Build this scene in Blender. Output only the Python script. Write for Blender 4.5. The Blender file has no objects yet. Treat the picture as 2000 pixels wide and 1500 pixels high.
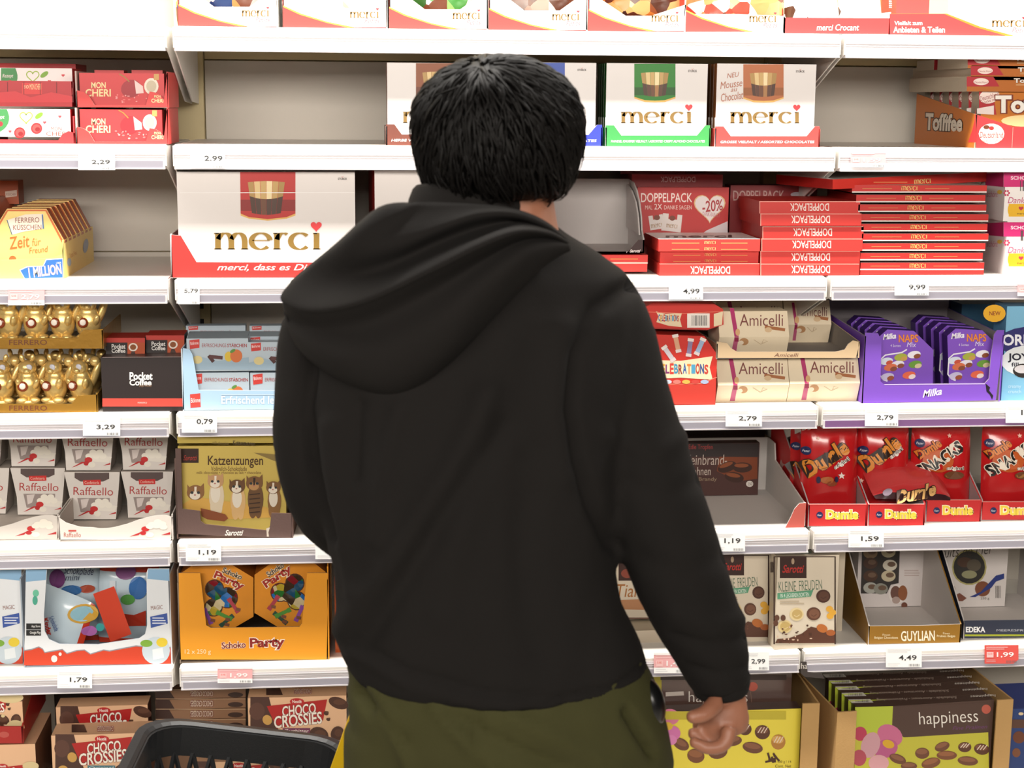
import bpy, bmesh, math, random
from mathutils import Vector, Matrix, noise
random.seed(7)
sc = bpy.context.scene
C = sc.collection
# ------------------------------------------------------------------ camera
FPX, CAM = 3013.6, Vector((0.0, -2.914, 1.62))
_p, _y, _r = math.radians(10.39), math.radians(5.609), math.radians(0.437)
FW = Vector((math.sin(_y)*math.cos(_p), math.cos(_y)*math.cos(_p), -math.sin(_p)))
_rt = Vector((math.cos(_y), -math.sin(_y), 0)); _up = _rt.cross(FW)
RT = _rt*math.cos(_r) + _up*math.sin(_r); UP = -_rt*math.sin(_r) + _up*math.cos(_r)
cd = bpy.data.cameras.new('camera'); cam = bpy.data.objects.new('camera', cd); C.objects.link(cam)
cd.sensor_width = 36.0; cd.lens = FPX/2000*36.0; cd.clip_start = 0.05; cd.clip_end = 60
cam.matrix_world = Matrix(((RT.x, UP.x, -FW.x, CAM.x), (RT.y, UP.y, -FW.y, CAM.y), (RT.z, UP.z, -FW.z, CAM.z), (0, 0, 0, 1)))
cd.dof.use_dof = True; cd.dof.focus_distance = 2.98; cd.dof.aperture_fstop = 7.0
sc.camera = cam
# ------------------------------------------------------------------ light, exposure
sc.view_settings.view_transform = 'Standard'; sc.view_settings.look = 'None'
sc.view_settings.gamma = 1.0; sc.view_settings.use_curve_mapping = False
sc.view_settings.exposure = 0.0
wd = bpy.data.worlds.new('store_ambient'); sc.world = wd; wd.use_nodes = True
wd.node_tree.nodes['Background'].inputs[0].default_value = (1.0, 0.93, 0.86, 1)
wd.node_tree.nodes['Background'].inputs[1].default_value = 0.02

def area(name, loc, target, sx, sy, power, col):
    l = bpy.data.lights.new(name, 'AREA'); l.shape = 'RECTANGLE'; l.size = sx; l.size_y = sy
    l.energy = power; l.color = col
    o = bpy.data.objects.new(name, l); C.objects.link(o); o.location = loc
    o.rotation_euler = (Vector(target)-Vector(loc)).to_track_quat('-Z', 'Y').to_euler()
    return o
area('shelf_strip_light', (0.1, -0.36, 2.60), (0.1, -0.05, 1.2), 4.6, 0.12, 150, (1.0, 0.95, 0.88))
area('opposite_aisle_light', (-0.3, -3.7, 2.25), (0.0, 0.2, 0.95), 5.0, 0.6, 175, (1.0, 0.93, 0.84))

# ------------------------------------------------------------------ pixel <-> place helpers (a photo pixel on a plane of the real scene)
def ray(px, py):
    return (FW + RT*((px-1000)/FPX) - UP*((py-750)/FPX))
def on_plane(px, py, p, n):
    d = ray(px, py); return CAM + d*((p-CAM).dot(n)/d.dot(n))
def at(px, py, Y):
    return on_plane(px, py, Vector((0, Y, 0)), Vector((0, 1, 0)))
def X_at(px, Y, Z):
    k = (px-1000)/FPX; a = RT - FW*k; q = Vector((0, Y, Z))-CAM
    return -(q.dot(a))/a.x + CAM.x - 0.0
def Y_on(px, py, Z):
    return on_plane(px, py, Vector((0, 0, Z)), Vector((0, 0, 1))).y
def Z_at(py, X, Y):
    k = -(py-750)/FPX; a = UP - FW*k; q = Vector((X, Y, 0))-CAM
    return -(q.dot(a))/a.z
# ------------------------------------------------------------------ materials
def lin(h):
    h = h.lstrip('#'); v = [int(h[i:i+2], 16)/255 for i in (0, 2, 4)]
    return tuple(c/12.92 if c <= .04045 else ((c+.055)/1.055)**2.4 for c in v)
_M = {}
def mat(h, r=.5, m=0.0, bump=0.0, bs=200.0, var=0.0, vs=8.0, coat=0.0, spec=None):
    k = (h, r, m, bump, bs, var, vs, coat, spec)
    if k in _M: return _M[k]
    ma = bpy.data.materials.new('paint_'+h.lstrip('#')); ma.use_nodes = True
    nt = ma.node_tree; b = nt.nodes['Principled BSDF']; c = lin(h)
    b.inputs['Base Color'].default_value = (*c, 1); b.inputs['Roughness'].default_value = r; b.inputs['Metallic'].default_value = m
    if spec is not None: b.inputs['Specular IOR Level'].default_value = spec
    if coat: b.inputs['Coat Weight'].default_value = coat; b.inputs['Coat Roughness'].default_value = .12
    if bump or var:
        tc = nt.nodes.new('ShaderNodeTexCoord')
    if bump:
        n = nt.nodes.new('ShaderNodeTexNoise'); n.inputs['Scale'].default_value = bs; n.inputs['Detail'].default_value = 3
        bp = nt.nodes.new('ShaderNodeBump'); bp.inputs['Strength'].default_value = bump; bp.inputs['Distance'].default_value = .004
        nt.links.new(tc.outputs['Object'], n.inputs['Vector']); nt.links.new(n.outputs['Fac'], bp.inputs['Height']); nt.links.new(bp.outputs['Normal'], b.inputs['Normal'])
    if var:
        n2 = nt.nodes.new('ShaderNodeTexNoise'); n2.inputs['Scale'].default_value = vs; n2.inputs['Detail'].default_value = 4
        mx = nt.nodes.new('ShaderNodeMix'); mx.data_type = 'RGBA'
        mx.inputs[6].default_value = (*[x*(1-var) for x in c], 1); mx.inputs[7].default_value = (*[min(1, x*(1+var)) for x in c], 1)
        nt.links.new(tc.outputs['Object'], n2.inputs['Vector']); nt.links.new(n2.outputs['Fac'], mx.inputs[0]); nt.links.new(mx.outputs[2], b.inputs['Base Color'])
    _M[k] = ma; return ma
def matvor(cols, scale, r=.25, key=0):
    """printed picture of many wrapped sweets: coloured cells"""
    k = ('v', tuple(cols), scale, r)
    if k in _M: return _M[k]
    ma = bpy.data.materials.new('sweets_print'); ma.use_nodes = True; nt = ma.node_tree; b = nt.nodes['Principled BSDF']
    tc = nt.nodes.new('ShaderNodeTexCoord'); v = nt.nodes.new('ShaderNodeTexVoronoi'); v.inputs['Scale'].default_value = scale
    sp = nt.nodes.new('ShaderNodeSeparateColor'); cr = nt.nodes.new('ShaderNodeValToRGB'); cr.color_ramp.interpolation = 'CONSTANT'
    els = cr.color_ramp.elements
    while len(els) < len(cols): els.new(.5)
    for i, h in enumerate(cols): els[i].position = i/len(cols); els[i].color = (*lin(h), 1)
    nt.links.new(tc.outputs['Object'], v.inputs['Vector']); nt.links.new(v.outputs['Color'], sp.inputs[0]); nt.links.new(sp.outputs[0], cr.inputs[0])
    nt.links.new(cr.outputs[0], b.inputs['Base Color']); b.inputs['Roughness'].default_value = r
    bp = nt.nodes.new('ShaderNodeBump'); bp.inputs['Strength'].default_value = .5; bp.inputs['Distance'].default_value = .006
    nt.links.new(v.outputs['Distance'], bp.inputs['Height']); nt.links.new(bp.outputs['Normal'], b.inputs['Normal'])
    _M[k] = ma; return ma
def matglass(h='ffffff', a=.18):
    k = ('g', h, a)
    if k in _M: return _M[k]
    ma = bpy.data.materials.new('clear_film'); ma.use_nodes = True; nt = ma.node_tree; b = nt.nodes['Principled BSDF']
    b.inputs['Base Color'].default_value = (*lin(h), 1); b.inputs['Roughness'].default_value = .06; b.inputs['Alpha'].default_value = a
    _M[k] = ma; return ma
CARD = mat('b9b4ae', .8, bump=.1, bs=300); KRAFT = mat('bd9660', .85, bump=.15, bs=260, var=.1)
# ------------------------------------------------------------------ mesh + thing helpers
def link(o, parent=None):
    C.objects.link(o)
    if parent is not None: o.parent = parent
    return o
def mesh(name, V, F, mats, fm=None, smooth=False):
    me = bpy.data.meshes.new(name); me.from_pydata([tuple(v) for v in V], [], F)
    for m_ in (mats if isinstance(mats, (list, tuple)) else [mats]): me.materials.append(m_)
    if fm:
        for p, i in zip(me.polygons, fm): p.material_index = i
    if smooth:
        for p in me.polygons: p.use_smooth = True
    me.update(); return me
BF = [(0, 1, 5, 4), (1, 3, 7, 5), (3, 2, 6, 7), (2, 0, 4, 6), (4, 5, 7, 6), (0, 2, 3, 1)]   # front right back left top bottom
def boxv(x0, x1, y0, y1, z0, z1):
    return [(x, y, z) for z in (z0, z1) for y in (y0, y1) for x in (x0, x1)]
def prismv(pts, y0, y1):
    """pts: (x,z) outline; extruded along y"""
    n = len(pts); a = sum(pts[i][0]*pts[(i+1) % n][1]-pts[(i+1) % n][0]*pts[i][1] for i in range(n))
    if a < 0: pts = pts[::-1]
    V = [(x, y0, z) for x, z in pts]+[(x, y1, z) for x, z in pts]
    F = [tuple(range(n)), tuple(range(2*n-1, n-1, -1))]+[(i+n, (i+1) % n+n, (i+1) % n, i) for i in range(n)]
    return V, F
THINGS = []
class Thing:
    def __init__(s, name, label, cat, loc=(0, 0, 0), rz=0.0, group=None, me=None):
        s.o = bpy.data.objects.new(name, me); C.objects.link(s.o); s.o.location = loc; s.o.rotation_euler = (0, 0, rz)
        s.o['label'] = label; s.o['category'] = cat
        if group: s.o['group'] = group
        s.mw = Matrix.Translation(Vector(loc)) @ Matrix.Rotation(rz, 4, 'Z'); s.inv = s.mw.inverted()
        s.V, s.F, s.m, s.ms, s.k = [], [], [], [], 0; THINGS.append(s)
    def part(s, name, V, F, mats, fm=None, smooth=False, parent=None):
        return link(bpy.data.objects.new(name, mesh(name, V, F, mats, fm, smooth)), parent or s.o)
    def box(s, name, x0, x1, y0, y1, z0, z1, mats, fm=None, parent=None):
        return s.part(name, boxv(x0, x1, y0, y1, z0, z1), BF, mats, fm, parent=parent)
    def prism(s, name, pts, y0, y1, mats, fm=None):
        V, F = prismv(pts, y0, y1); n = len(pts)
        return s.part(name, V, F, mats, fm)
    def yz(s, name, pts, x0, x1, mats, fm=None):
        """outline in (y,z), extruded along x; material 1 on the x0 side when two are given"""
        n = len(pts); a = sum(pts[i][0]*pts[(i+1) % n][1]-pts[(i+1) % n][0]*pts[i][1] for i in range(n))
        if a < 0: pts = pts[::-1]
        V = [(x1, y, z) for y, z in pts]+[(x0, y, z) for y, z in pts]
        F = [tuple(range(n)), tuple(range(2*n-1, n-1, -1))]+[(i+n, (i+1) % n+n, (i+1) % n, i) for i in range(n)]
        return s.part(name, V, F, mats, fm)
    def face(s, p, n):
        return Face(s, s.mw @ Vector(p), (s.mw.to_3x3() @ Vector(n)).normalized())
    def loc2(s, px, py, y=0.0):
        """photo pixel -> local (x,z) on the plane local y = const"""
        w = on_plane(px, py, s.mw @ Vector((0, y, 0)), s.mw.to_3x3() @ Vector((0, 1, 0))); l = s.inv @ w
        return (l.x, l.z)
    def flush(s):
        if s.V:
            link(bpy.data.objects.new('print', mesh('print', s.V, s.F, s.ms, s.m)), s.o)
            s.V, s.F, s.m, s.ms = [], [], [], []
def arc(cx, cy, rx, ry, a0, a1, n=12):
    return [(cx+rx*math.cos(math.radians(a0+(a1-a0)*i/n)), cy+ry*math.sin(math.radians(a0+(a1-a0)*i/n))) for i in range(n+1)]
_TX = {}
def textmesh(body, off=0.0, shear=0.0):
    k = (body, off, shear)
    if k in _TX: return _TX[k]
    cu = bpy.data.curves.new('t', 'FONT'); cu.body = body; cu.size = 1; cu.offset = off; cu.shear = shear; cu.resolution_u = 3; cu.fill_mode = 'FRONT'
    o = bpy.data.objects.new('t', cu); C.objects.link(o); me = o.to_mesh()
    vs = [(v.co.x, v.co.y) for v in me.vertices]; fs = [tuple(p.vertices) for p in me.polygons]
    o.to_mesh_clear(); bpy.data.objects.remove(o); bpy.data.curves.remove(cu)
    if not vs: vs = [(0, 0), (1, 0), (1, 1)]; fs = []
    x0 = min(v[0] for v in vs); x1 = max(v[0] for v in vs); y0 = min(v[1] for v in vs); y1 = max(v[1] for v in vs)
    _TX[k] = ([((x-x0)/max(1e-6, x1-x0), (y-y0)/max(1e-6, y1-y0)) for x, y in vs], fs); return _TX[k]
def pen(pts, thick, thin, close=False):
    """ribbon with a broad-nib pen: upright strokes thick, level strokes thin"""
    V, F = [], []
    n = len(pts)
    for i, (x, y) in enumerate(pts):
        a = pts[max(0, i-1)]; b = pts[min(n-1, i+1)]; dx, dy = b[0]-a[0], b[1]-a[1]; l = math.hypot(dx, dy) or 1
        w = (thin+(thick-thin)*abs(dy)/l)/2; V += [(x-dy/l*w, y+dx/l*w), (x+dy/l*w, y-dx/l*w)]
        if i: F.append((2*i-2, 2*i-1, 2*i+1, 2*i))
    return V, F
def heartpts(n=28):
    o = []
    for i in range(n):
        t = 2*math.pi*i/n; o.append((16*math.sin(t)**3/17, (13*math.cos(t)-5*math.cos(2*t)-2*math.cos(3*t)-math.cos(4*t))/17))
    return o
def merci_glyphs():
    S = []
    S.append(([(.18, 1), (.18, 0)], 1)); S.append(([(0, .97), (.22, .97)], 0))
    for x in (.18, .78): S.append(([(x, .62)]+arc(x+.32, .62, .26, .36, 150, 10, 10)+[(x+.6, .5), (x+.6, 0)], 1))
    for x in (.18, .78, 1.38): S.append(([(x-.17, .03), (x+.17, .03)], 0))
    S.append((arc(2.1, .5, .42, .49, 8, 318, 24), 1)); S.append(([(1.72, .55), (2.5, .55)], 0))
    S.append(([(2.82, 1), (2.82, 0)], 1)); S.append(([(2.65, .97), (2.85, .97)], 0)); S.append(([(2.65, .03), (3.0, .03)], 0))
    S.append(([(2.82, .6)]+arc(3.12, .68, .24, .3, 150, 50, 8), 1))
    S.append((arc(3.86, .5, .42, .49, 42, 318, 24), 1))
    S.append(([(4.6, 1), (4.6, 0)], 1)); S.append(([(4.43, .97), (4.63, .97)], 0)); S.append(([(4.43, .03), (4.78, .03)], 0))
    V, F = [], []
    for pts, k in S:
        v, f = pen(pts, .25 if k else .06, .06); o = len(V); V += v; F += [tuple(i+o for i in q) for q in f]
    return [((x+.02)/4.82, y) for x, y in V], F
_MER = merci_glyphs()
class Face:
    """flat print laid on one plane of a thing, positions read from the photo and put on that plane"""
    def __init__(s, t, p, n): s.t, s.p, s.n, s.sh = t, p, n, Vector((0, 0, 0))
    def m(s, px, py, k):
        return s.t.inv @ (on_plane(px, py, s.p, s.n) + s.n*(.0003+.00002*k)) + s.sh
    def add(s, pts, F, c, rough=.45):
        ma = c if isinstance(c, bpy.types.Material) else mat(c, rough)
        t = s.t; t.k += 1; o = len(t.V)
        if ma not in t.ms: t.ms.append(ma)
        i = t.ms.index(ma); t.V += [tuple(s.m(x, y, t.k)) for x, y in pts]
        for f in F: t.F.append(tuple(j+o for j in f)); t.m.append(i)
    def P(s, pts, c): s.add(pts, [tuple(range(len(pts)))[::-1]], c)
    def R(s, x0, y0, x1, y1, c): s.P([(x0, y0), (x1, y0), (x1, y1), (x0, y1)], c)
    def E(s, cx, cy, rx, ry, c, n=18, rot=0):
        a = math.radians(rot); s.P([(cx+rx*math.cos(t)*math.cos(a)-ry*math.sin(t)*math.sin(a), cy+rx*math.cos(t)*math.sin(a)+ry*math.sin(t)*math.cos(a)) for t in [2*math.pi*i/n for i in range(n)]], c)
    def L(s, pts, w, c):
        v, f = pen(pts, w, w); s.add(v, f, c)
    def _fit(s, vs, x0, y0, x1, y1, rot):
        cx, cy, w, h = (x0+x1)/2, (y0+y1)/2, x1-x0, y1-y0; a = math.radians(rot); ca, sa = math.cos(a), math.sin(a); o = []
        for u, v in vs:
            dx, dy = (u-.5)*w, (.5-v)*h; o.append((cx+dx*ca-dy*sa, cy+dx*sa+dy*ca))
        return o
    def T(s, body, x0, y0, x1, y1, c, off=.0, shear=0.0, rot=0, out=None, ow=.05):
        if out:
            vs, fs = textmesh(body, off+ow, shear); e = (y1-y0)*ow*.9; s.add(s._fit(vs, x0-e, y0-e, x1+e, y1+e, rot), fs, out)
        vs, fs = textmesh(body, off, shear); s.add(s._fit(vs, x0, y0, x1, y1, rot), fs, c)
    def merci(s, x0, y0, x1, y1, c='82642e', heart='d8363c', rot=0):
        s.add(s._fit(_MER[0], x0, y0, x1, y1, rot), _MER[1], mat(c, .5))
        if heart: s.heart(x0+(x1-x0)*.955, y0-(y1-y0)*.42, (x1-x0)*.055, heart)
    def heart(s, cx, cy, r, c): s.P([(cx+x*r, cy-y*r) for x, y in heartpts()], c)
    def lines(s, x0, y0, x1, y1, n, c, w=.25):
        for i in range(n):
            y = y0+(y1-y0)*(i+.5)/n; s.R(x0, y-(y1-y0)/n*w, x1-(x1-x0)*random.random()*.25, y+(y1-y0)/n*w, c)
    def G(s, x0, y0, x1, y1, c, nx=6, ny=6, rot=0):
        s.add(s._fit([(i/nx, j/ny) for j in range(ny+1) for i in range(nx+1)], x0, y0, x1, y1, rot), [(j*(nx+1)+i, j*(nx+1)+i+1, (j+1)*(nx+1)+i+1, (j+1)*(nx+1)+i) for j in range(ny) for i in range(nx)], c)
    def bars(s, x0, y0, x1, y1, n, c='333333'):
        for i in range(n):
            x = x0+(x1-x0)*(i+random.random()*.4)/n; s.R(x, y0, x+(x1-x0)/n*random.uniform(.25, .6), y1, c)
# ------------------------------------------------------------------ packaging helpers
ZB = [1.7049, 1.4924, 1.2447, .9906, .7374, .4856]; ZT = [z+.0446 for z in ZB]+[.205]
def pack(name, label, cat, px0, px1, ptop, Y, dep, row=None, z=None, cols=('ffffff',)*3, rz=0.0, group=None, h=None, bev=0):
    """a carton: front bottom edge runs px0..px1 at depth Y, top of the front at photo row ptop"""
    z = ZT[row] if z is None else z
    x0, x1 = X_at(px0, Y, z), X_at(px1, Y, z); xm = (x0+x1)/2; w = (x1-x0)/max(.5, math.cos(rz))
    if h is None: h = Z_at(ptop, xm, Y)-z
    ms = [c if isinstance(c, bpy.types.Material) else mat(c, .42) for c in cols]
    me = mesh(name, boxv(-w/2, w/2, 0, dep, 0, h), BF, ms, [0, 1, 1, 1, min(2, len(ms)-1), 1] if len(ms) > 1 else None)
    t = Thing(name, label, cat, (xm, Y, z), rz, group, me); t.w, t.d, t.h = w, dep, h
    t.front = t.face((0, 0, 0), (0, -1, 0)); t.top = t.face((0, 0, h), (0, 0, 1)); t.left = t.face((-w/2, 0, 0), (-1, 0, 0)); t.right = t.face((w/2, 0, 0), (1, 0, 0))
    return t
def slab(name, label, cat, poly, Y, dep, row=None, z=None, cols=('ffffff', 'dddddd'), group=None, rz=0.0, px=None):
    """an upright carton whose front outline is a polygon; cols = front, edges"""
    z = ZT[row] if z is None else z
    cx = sum(p[0] for p in poly)/len(poly) if px is None else px
    t = Thing(name, label, cat, (X_at(cx, Y, z), Y, z), rz, group)
    pts = [t.loc2(x, y) for x, y in poly]; dz = min(p[1] for p in pts); pts = [(x, zz-dz) for x, zz in pts]
    V, F = prismv(pts, 0, dep); ms = [c if isinstance(c, bpy.types.Material) else mat(c, .42) for c in cols]
    t.o.data = None
    bpy.data.objects.remove(t.o)
    t.o = bpy.data.objects.new(name, mesh(name, V, F, ms, [0]+[1]*(len(F)-1))); C.objects.link(t.o)
    t.o.location = t.mw.translation; t.o.rotation_euler = (0, 0, rz); t.o['label'] = label; t.o['category'] = cat
    if group: t.o['group'] = group
    t.front = t.face((0, 0, 0), (0, -1, 0)); t.front.sh.z = -dz; t.h = max(p[1] for p in pts); t.w = max(p[0] for p in pts)-min(p[0] for p in pts); t.d = dep; t.pts = pts
    return t
def twin(t, dx=0, dy=0, dz=0, label=None, rz=None):
    """a copy of a thing with copies of its parts"""
    t.flush(); r = t.o.copy(); C.objects.link(r); r.location = t.o.location+Vector((dx, dy, dz))
    if rz is not None: r.rotation_euler = (0, 0, rz)
    if label: r['label'] = label
    for ch in t.o.children:
        c = ch.copy(); C.objects.link(c); c.parent = r
        for g in ch.children:
            d = g.copy(); C.objects.link(d); d.parent = c
    return r
def tray(name, label, poly, Y, dep, row=None, z=None, out='ffffff', ins=None, sides=None, back=None, group=None, cat='display tray', rz=0.0, th=.0025, px=None, sideR=None):
    """open display carton: cut-out front panel (photo outline), two side panels ((y,z) outlines), base, back"""
    z = ZT[row] if z is None else z
    ins = CARD if ins is None else ins; mo = out if isinstance(out, bpy.types.Material) else mat(out, .45)
    xs = [p[0] for p in poly]; ymx = max(p[1] for p in poly)
    cx = (min(xs)+max(xs))/2 if px is None else px
    t = Thing(name, label, cat, (X_at(cx, Y, z), Y, z), rz, group)
    pts = [t.loc2(x, y) for x, y in poly]; dz = min(p[1] for p in pts); pts = [(x, q-dz) for x, q in pts]
    x0 = min(p[0] for p in pts); x1 = max(p[0] for p in pts); h = max(p[1] for p in pts)
    V, F = prismv(pts, 0, th); n = len(pts)
    t.part('front_panel', V, F, [mo, ins], [0]+[1]*(len(F)-1))
    hs = [(0, 0), (dep, 0), (dep, h), (0, h)] if sides is None else sides
    t.sl = t.yz('side_panel', hs, x0, x0+th, [ins, mo], [0, 1]+[0]*len(hs)); t.yz('side_panel', sideR or hs, x1-th, x1, [ins, mo], [1, 0]+[1]*len(sideR or hs))
    t.box('base', x0+th, x1-th, th, dep, 0, th, [ins])
    if back: t.box('back_panel', x0, x1, dep-th, dep, 0, back, [ins])
    t.front = t.face((0, 0, 0), (0, -1, 0)); t.left = t.face((x0, 0, 0), (-1, 0, 0)); t.right = t.face((x1, 0, 0), (1, 0, 0))
    t.front.sh.z = -dz; t.x0, t.x1, t.h, t.d, t.w = x0, x1, h, dep, x1-x0
    return t
def pouch(name, label, cat, w, h, t_, loc, rz, m_, group=None, tilt=0.0, roll=0.0, n=14, pw=2.6, seal=None):
    """a filled film bag: pillow with flat sealed ends"""
    V, F, fm = [], [], []
    for s_ in (-1, 1):
        for j in range(n+1):
            for i in range(n+1):
                u, v = i/n*2-1, j/n*2-1
                b = max(0, 1-abs(u)**pw)*max(0, 1-abs(v)**pw); b = b**.6
                wr = noise.noise(Vector((u*2.3, v*2.1, s_*3+w*50+h*31)))*.22*b
                V.append((u*w/2*(1-.05*abs(v)**6), s_*t_/2*(b+wr), (v+1)*h/2))
    N = (n+1)**2
    for s_ in (0, 1):
        for j in range(n):
            for i in range(n):
                a = s_*N+j*(n+1)+i; q = (a, a+1, a+n+2, a+n+1); F.append(q if s_ == 0 else q[::-1]); fm.append(1 if (seal and (j == 0 or j == n-1)) else 0)
    ms = [m_]+([seal] if seal else [])
    T_ = Thing(name, label, cat, loc, rz, group, mesh(name, V, F, ms, fm, True)); T_.w, T_.h, T_.d = w, h, t_
    T_.o.rotation_euler = (tilt, roll, rz)
    T_.mw = Matrix.LocRotScale(Vector(loc), T_.o.rotation_euler, None); T_.inv = T_.mw.inverted()
    T_.front = T_.face((0, -t_*.47, 0), (0, -1, 0))
    return T_
# ================================================================== the setting
def struct(name, V, F, mats, fm=None):
    o = link(bpy.data.objects.new(name, mesh(name, V, F, mats, fm))); o['kind'] = 'structure'; return o
FLOOR = mat('b4afa6', .35, bump=.03, bs=40, var=.08, vs=3)
GREYP = mat('c6bfb5', .6, bump=.03, bs=400, var=.03, vs=3); CREAM = mat('c8b88e', .6, bump=.03, bs=400, var=.03, vs=3)
STEEL = mat('e2ded8', .38, bump=.02, bs=300); RAIL = mat('cbc6c8', .3); DARK = mat('15120f', .7)
struct('floor', boxv(-4, 4, -6, 1.2, -.05, 0), BF, [FLOOR])
DEP = .42
wall = struct('wall_back', boxv(-2.4, 2.6, DEP+.012, DEP+.05, 0, 2.55), BF, [CREAM])
GAP0 = [333, 333, 337, 340, 342, 346, 348]; GAP1 = [1641, 1630, 1614, 1597, 1580, 1562, 1548]
PYR = [80, 305, 560, 820, 1070, 1310, 1500]
def gx(g, row, d=0): 
    z = (ZB+[.16])[row]+.02; return X_at((GAP0, GAP1)[g][row]+d, 0, z)
# back panels between the uprights, one sheet per 40 cm
for b in range(3):
    xa = (-2.3, gx(0, 2)+.03, gx(1, 2)+.03)[b]; xb = (gx(0, 2)-.03, gx(1, 2)-.03, 2.5)[b]
    for k in range(6):
        o = link(bpy.data.objects.new('panel', mesh('panel', boxv(xa, xb, DEP, DEP+.012, .1+.4*k+.0015,   .1+.4*k+.3985), BF, [CREAM if k >= 4 else GREYP])), wall)
slot_me = mesh('slot', boxv(-.004, .004, -.0015, .0, 0, .028), BF, [DARK])
for g in range(2):
    x = gx(g, 2)
    tr = struct('trim_%d' % (g+1), boxv(x-.028, x+.028, DEP-.022, DEP+.012, 0, 2.55), BF, [CREAM])
    for k in range(48):
        s_ = link(bpy.data.objects.new('slot', slot_me), tr); s_.location = (x-.012+(k % 2)*.024, DEP-.022, .08+.025*(k//2)*2)
# shelves: one thing per shelf board
SH_LAB = [
 ['empty top shelf board of the left bay below the cream panel', 'long top shelf board under the row of white and red sweet trays', 'top shelf board of the right bay under the red and white two-line tray'],
 ['white shelf board under the red cherry praline boxes', 'white shelf board under the four upright praline boxes and the bare grey panel', 'white shelf board under the orange toffee carton'],
 ['white shelf board under the yellow hexagonal praline carton', 'white shelf board under the big white and red praline box and red stacks', 'white shelf board under the stack of flat red praline boxes'],
 ['white shelf board under the gold foil figures and black coffee box', 'white shelf board under the pale blue sticks carton and the beige wafer boxes', 'shelf board with violet rail strip under the violet carton'],
 ['white shelf board under the white coconut praline boxes', 'white shelf board under the brown kitten carton and the empty white tray', 'white shelf board under the red caramel cartons'],
 ['white shelf board under the sea-animal sweets carton', 'white shelf board under the yellow party sweets carton and the beige boxes with green lettering', 'white shelf board under the gold praline carton'],
 ['lowest deck of the left bay under the light chocolate boxes', 'lowest deck of the middle bay under the chocolate boxes and first cardboard carton', 'lowest deck of the right bay beside the turned cardboard carton']]
STRIP = mat('9c99a4', .22, coat=.5); PAPER = mat('ebe8ea', .35)
VIO = mat('7c5a86', .22, coat=.5)
for row in range(7):
    for b in range(3):
        zb = (ZB+[.16])[row]; zt = ZT[row]
        xa = (gx(0, row, -9)-1.22, gx(0, row, 9), gx(1, row, 7))[b]; xb = (gx(0, row, -9), gx(1, row, -5), gx(1, row, 7)+1.22)[b]
        xa = max(xa, -1.7); xb = min(xb, 1.75)
        t = Thing('shelf', SH_LAB[row][b], 'shelf', ((xa+xb)/2, 0, zt), 0, 'shelf boards of the gondola'); w = (xb-xa)/2; hh = zt-zb
        t.box('board', -w, w, .004, DEP-.004, -.022, 0, [STEEL])
        # rail profile: rounded white nose, ridged face, grey ticket strip, bottom bead
        t.yz('nose', [(.004, 0), (-.006, -.002), (-.010, -.008), (-.010, -.014), (.004, -.014)], -w, w, [STEEL])
        t.yz('price_rail', [(.006, -.014), (-.0105, -.014), (-.0115, -hh*.62), (-.013, -hh*.64), (-.014, -hh), (.006, -hh)], -w, w, [RAIL])
        for k in (.40, .5, .58):
            t.box('ridge', -w, w, -.0122, -.0106, -hh*k-.0008, -hh*k, [RAIL])
        t.box('ticket_strip', -w+.004, w-.004, -.0150, -.0136, -hh*.95, -hh*.66, [VIO if (row == 3 and b == 2) else (PAPER if row == 0 or (row == 1 and b) else STRIP)])
        t.box('bottom_bead', -w, w, -.0165, -.0130, -hh, -hh*.95, [RAIL])
        for s_ in (-1, 1):
            if row < 6:
                x = s_*(w+.0015)
                t.yz('bracket', [(-.012, -.002), (-.012, -hh+.006), (.03, -hh-.006), (.27, -.135), (.395, -.14), (.395, -.002)], x-.0012, x+.0012, [STEEL])
# price tickets
def tag(x0, y0, x1, y1, row, price, lab, red=0, corner=False, tx=None, rot=0):
    Y = -.0172; cx = (x0+x1)/2; z = ZB[row]-.004
    p = at(cx, y1, Y); t = Thing('price_tag', lab, 'price tag', (p.x, Y, p.z), 0, 'price tickets on the shelf rails')
    poly = [(x0, y0), (x1, y0), (x1, y1-(8 if corner else 0)), (x1-(10 if corner else 0), y1), (x0, y1)]
    pts = [t.loc2(*q) for q in poly]; V, F = prismv(pts, -.0006, 0)
    t.part('paper', V, F, [mat(('fbfbfb', 'e2564f', 'f2b3b6')[red], .6)])
    f = t.face((0, -.0006, 0), (0, -1, 0)); w, h = x1-x0, y1-y0
    c = 'fdf5f5' if red else '3a3a3c'
    a = tx or (.36, .38, .86, .68)
    if red == 2:
        f.R(x0, y0+h*.72, x1, y1, 'fbfbfb'); f.R(x0, y0, x1, y0+h*.1, 'fbfbfb')
    f.T(price, x0+w*a[0], y0+h*a[1], x0+w*a[2], y0+h*a[3], c, off=.015)
    f.lines(x0+w*.05, y0+h*.06, x0+w*.75, y0+h*.26, 2, 'c9c9cc' if not red else 'f6d4d4', .14)
    f.lines(x0+w*.05, y0+h*.76, x0+w*.4, y0+h*.94, 2, 'cfcfd2', .12)
    f.bars(x0+w*.64, y0+h*.83, x0+w*.95, y0+h*.96, 11, '6a6a6c')
    if red: f.R(x0+w*.06, y0+h*.36, x0+w*.26, y0+h*.66, 'f6c6c6'); f.T('SIE', x0+w*.09, y0+h*.42, x0+w*.23, y0+h*.52, 'e2564f')
    return t
tag(153, 300, 225, 332, 1, '2,29', 'white price ticket 2,29 below the red cherry praline boxes')
tag(372, 296, 440, 329, 1, '2.99', 'pale price ticket 2.99 at the left end of the middle bay', tx=(.4, .25, .92, .55))
tag(1661, 297, 1730, 327, 1, '1,59', 'pale red price ticket left of the toffee carton', red=2)
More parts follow.
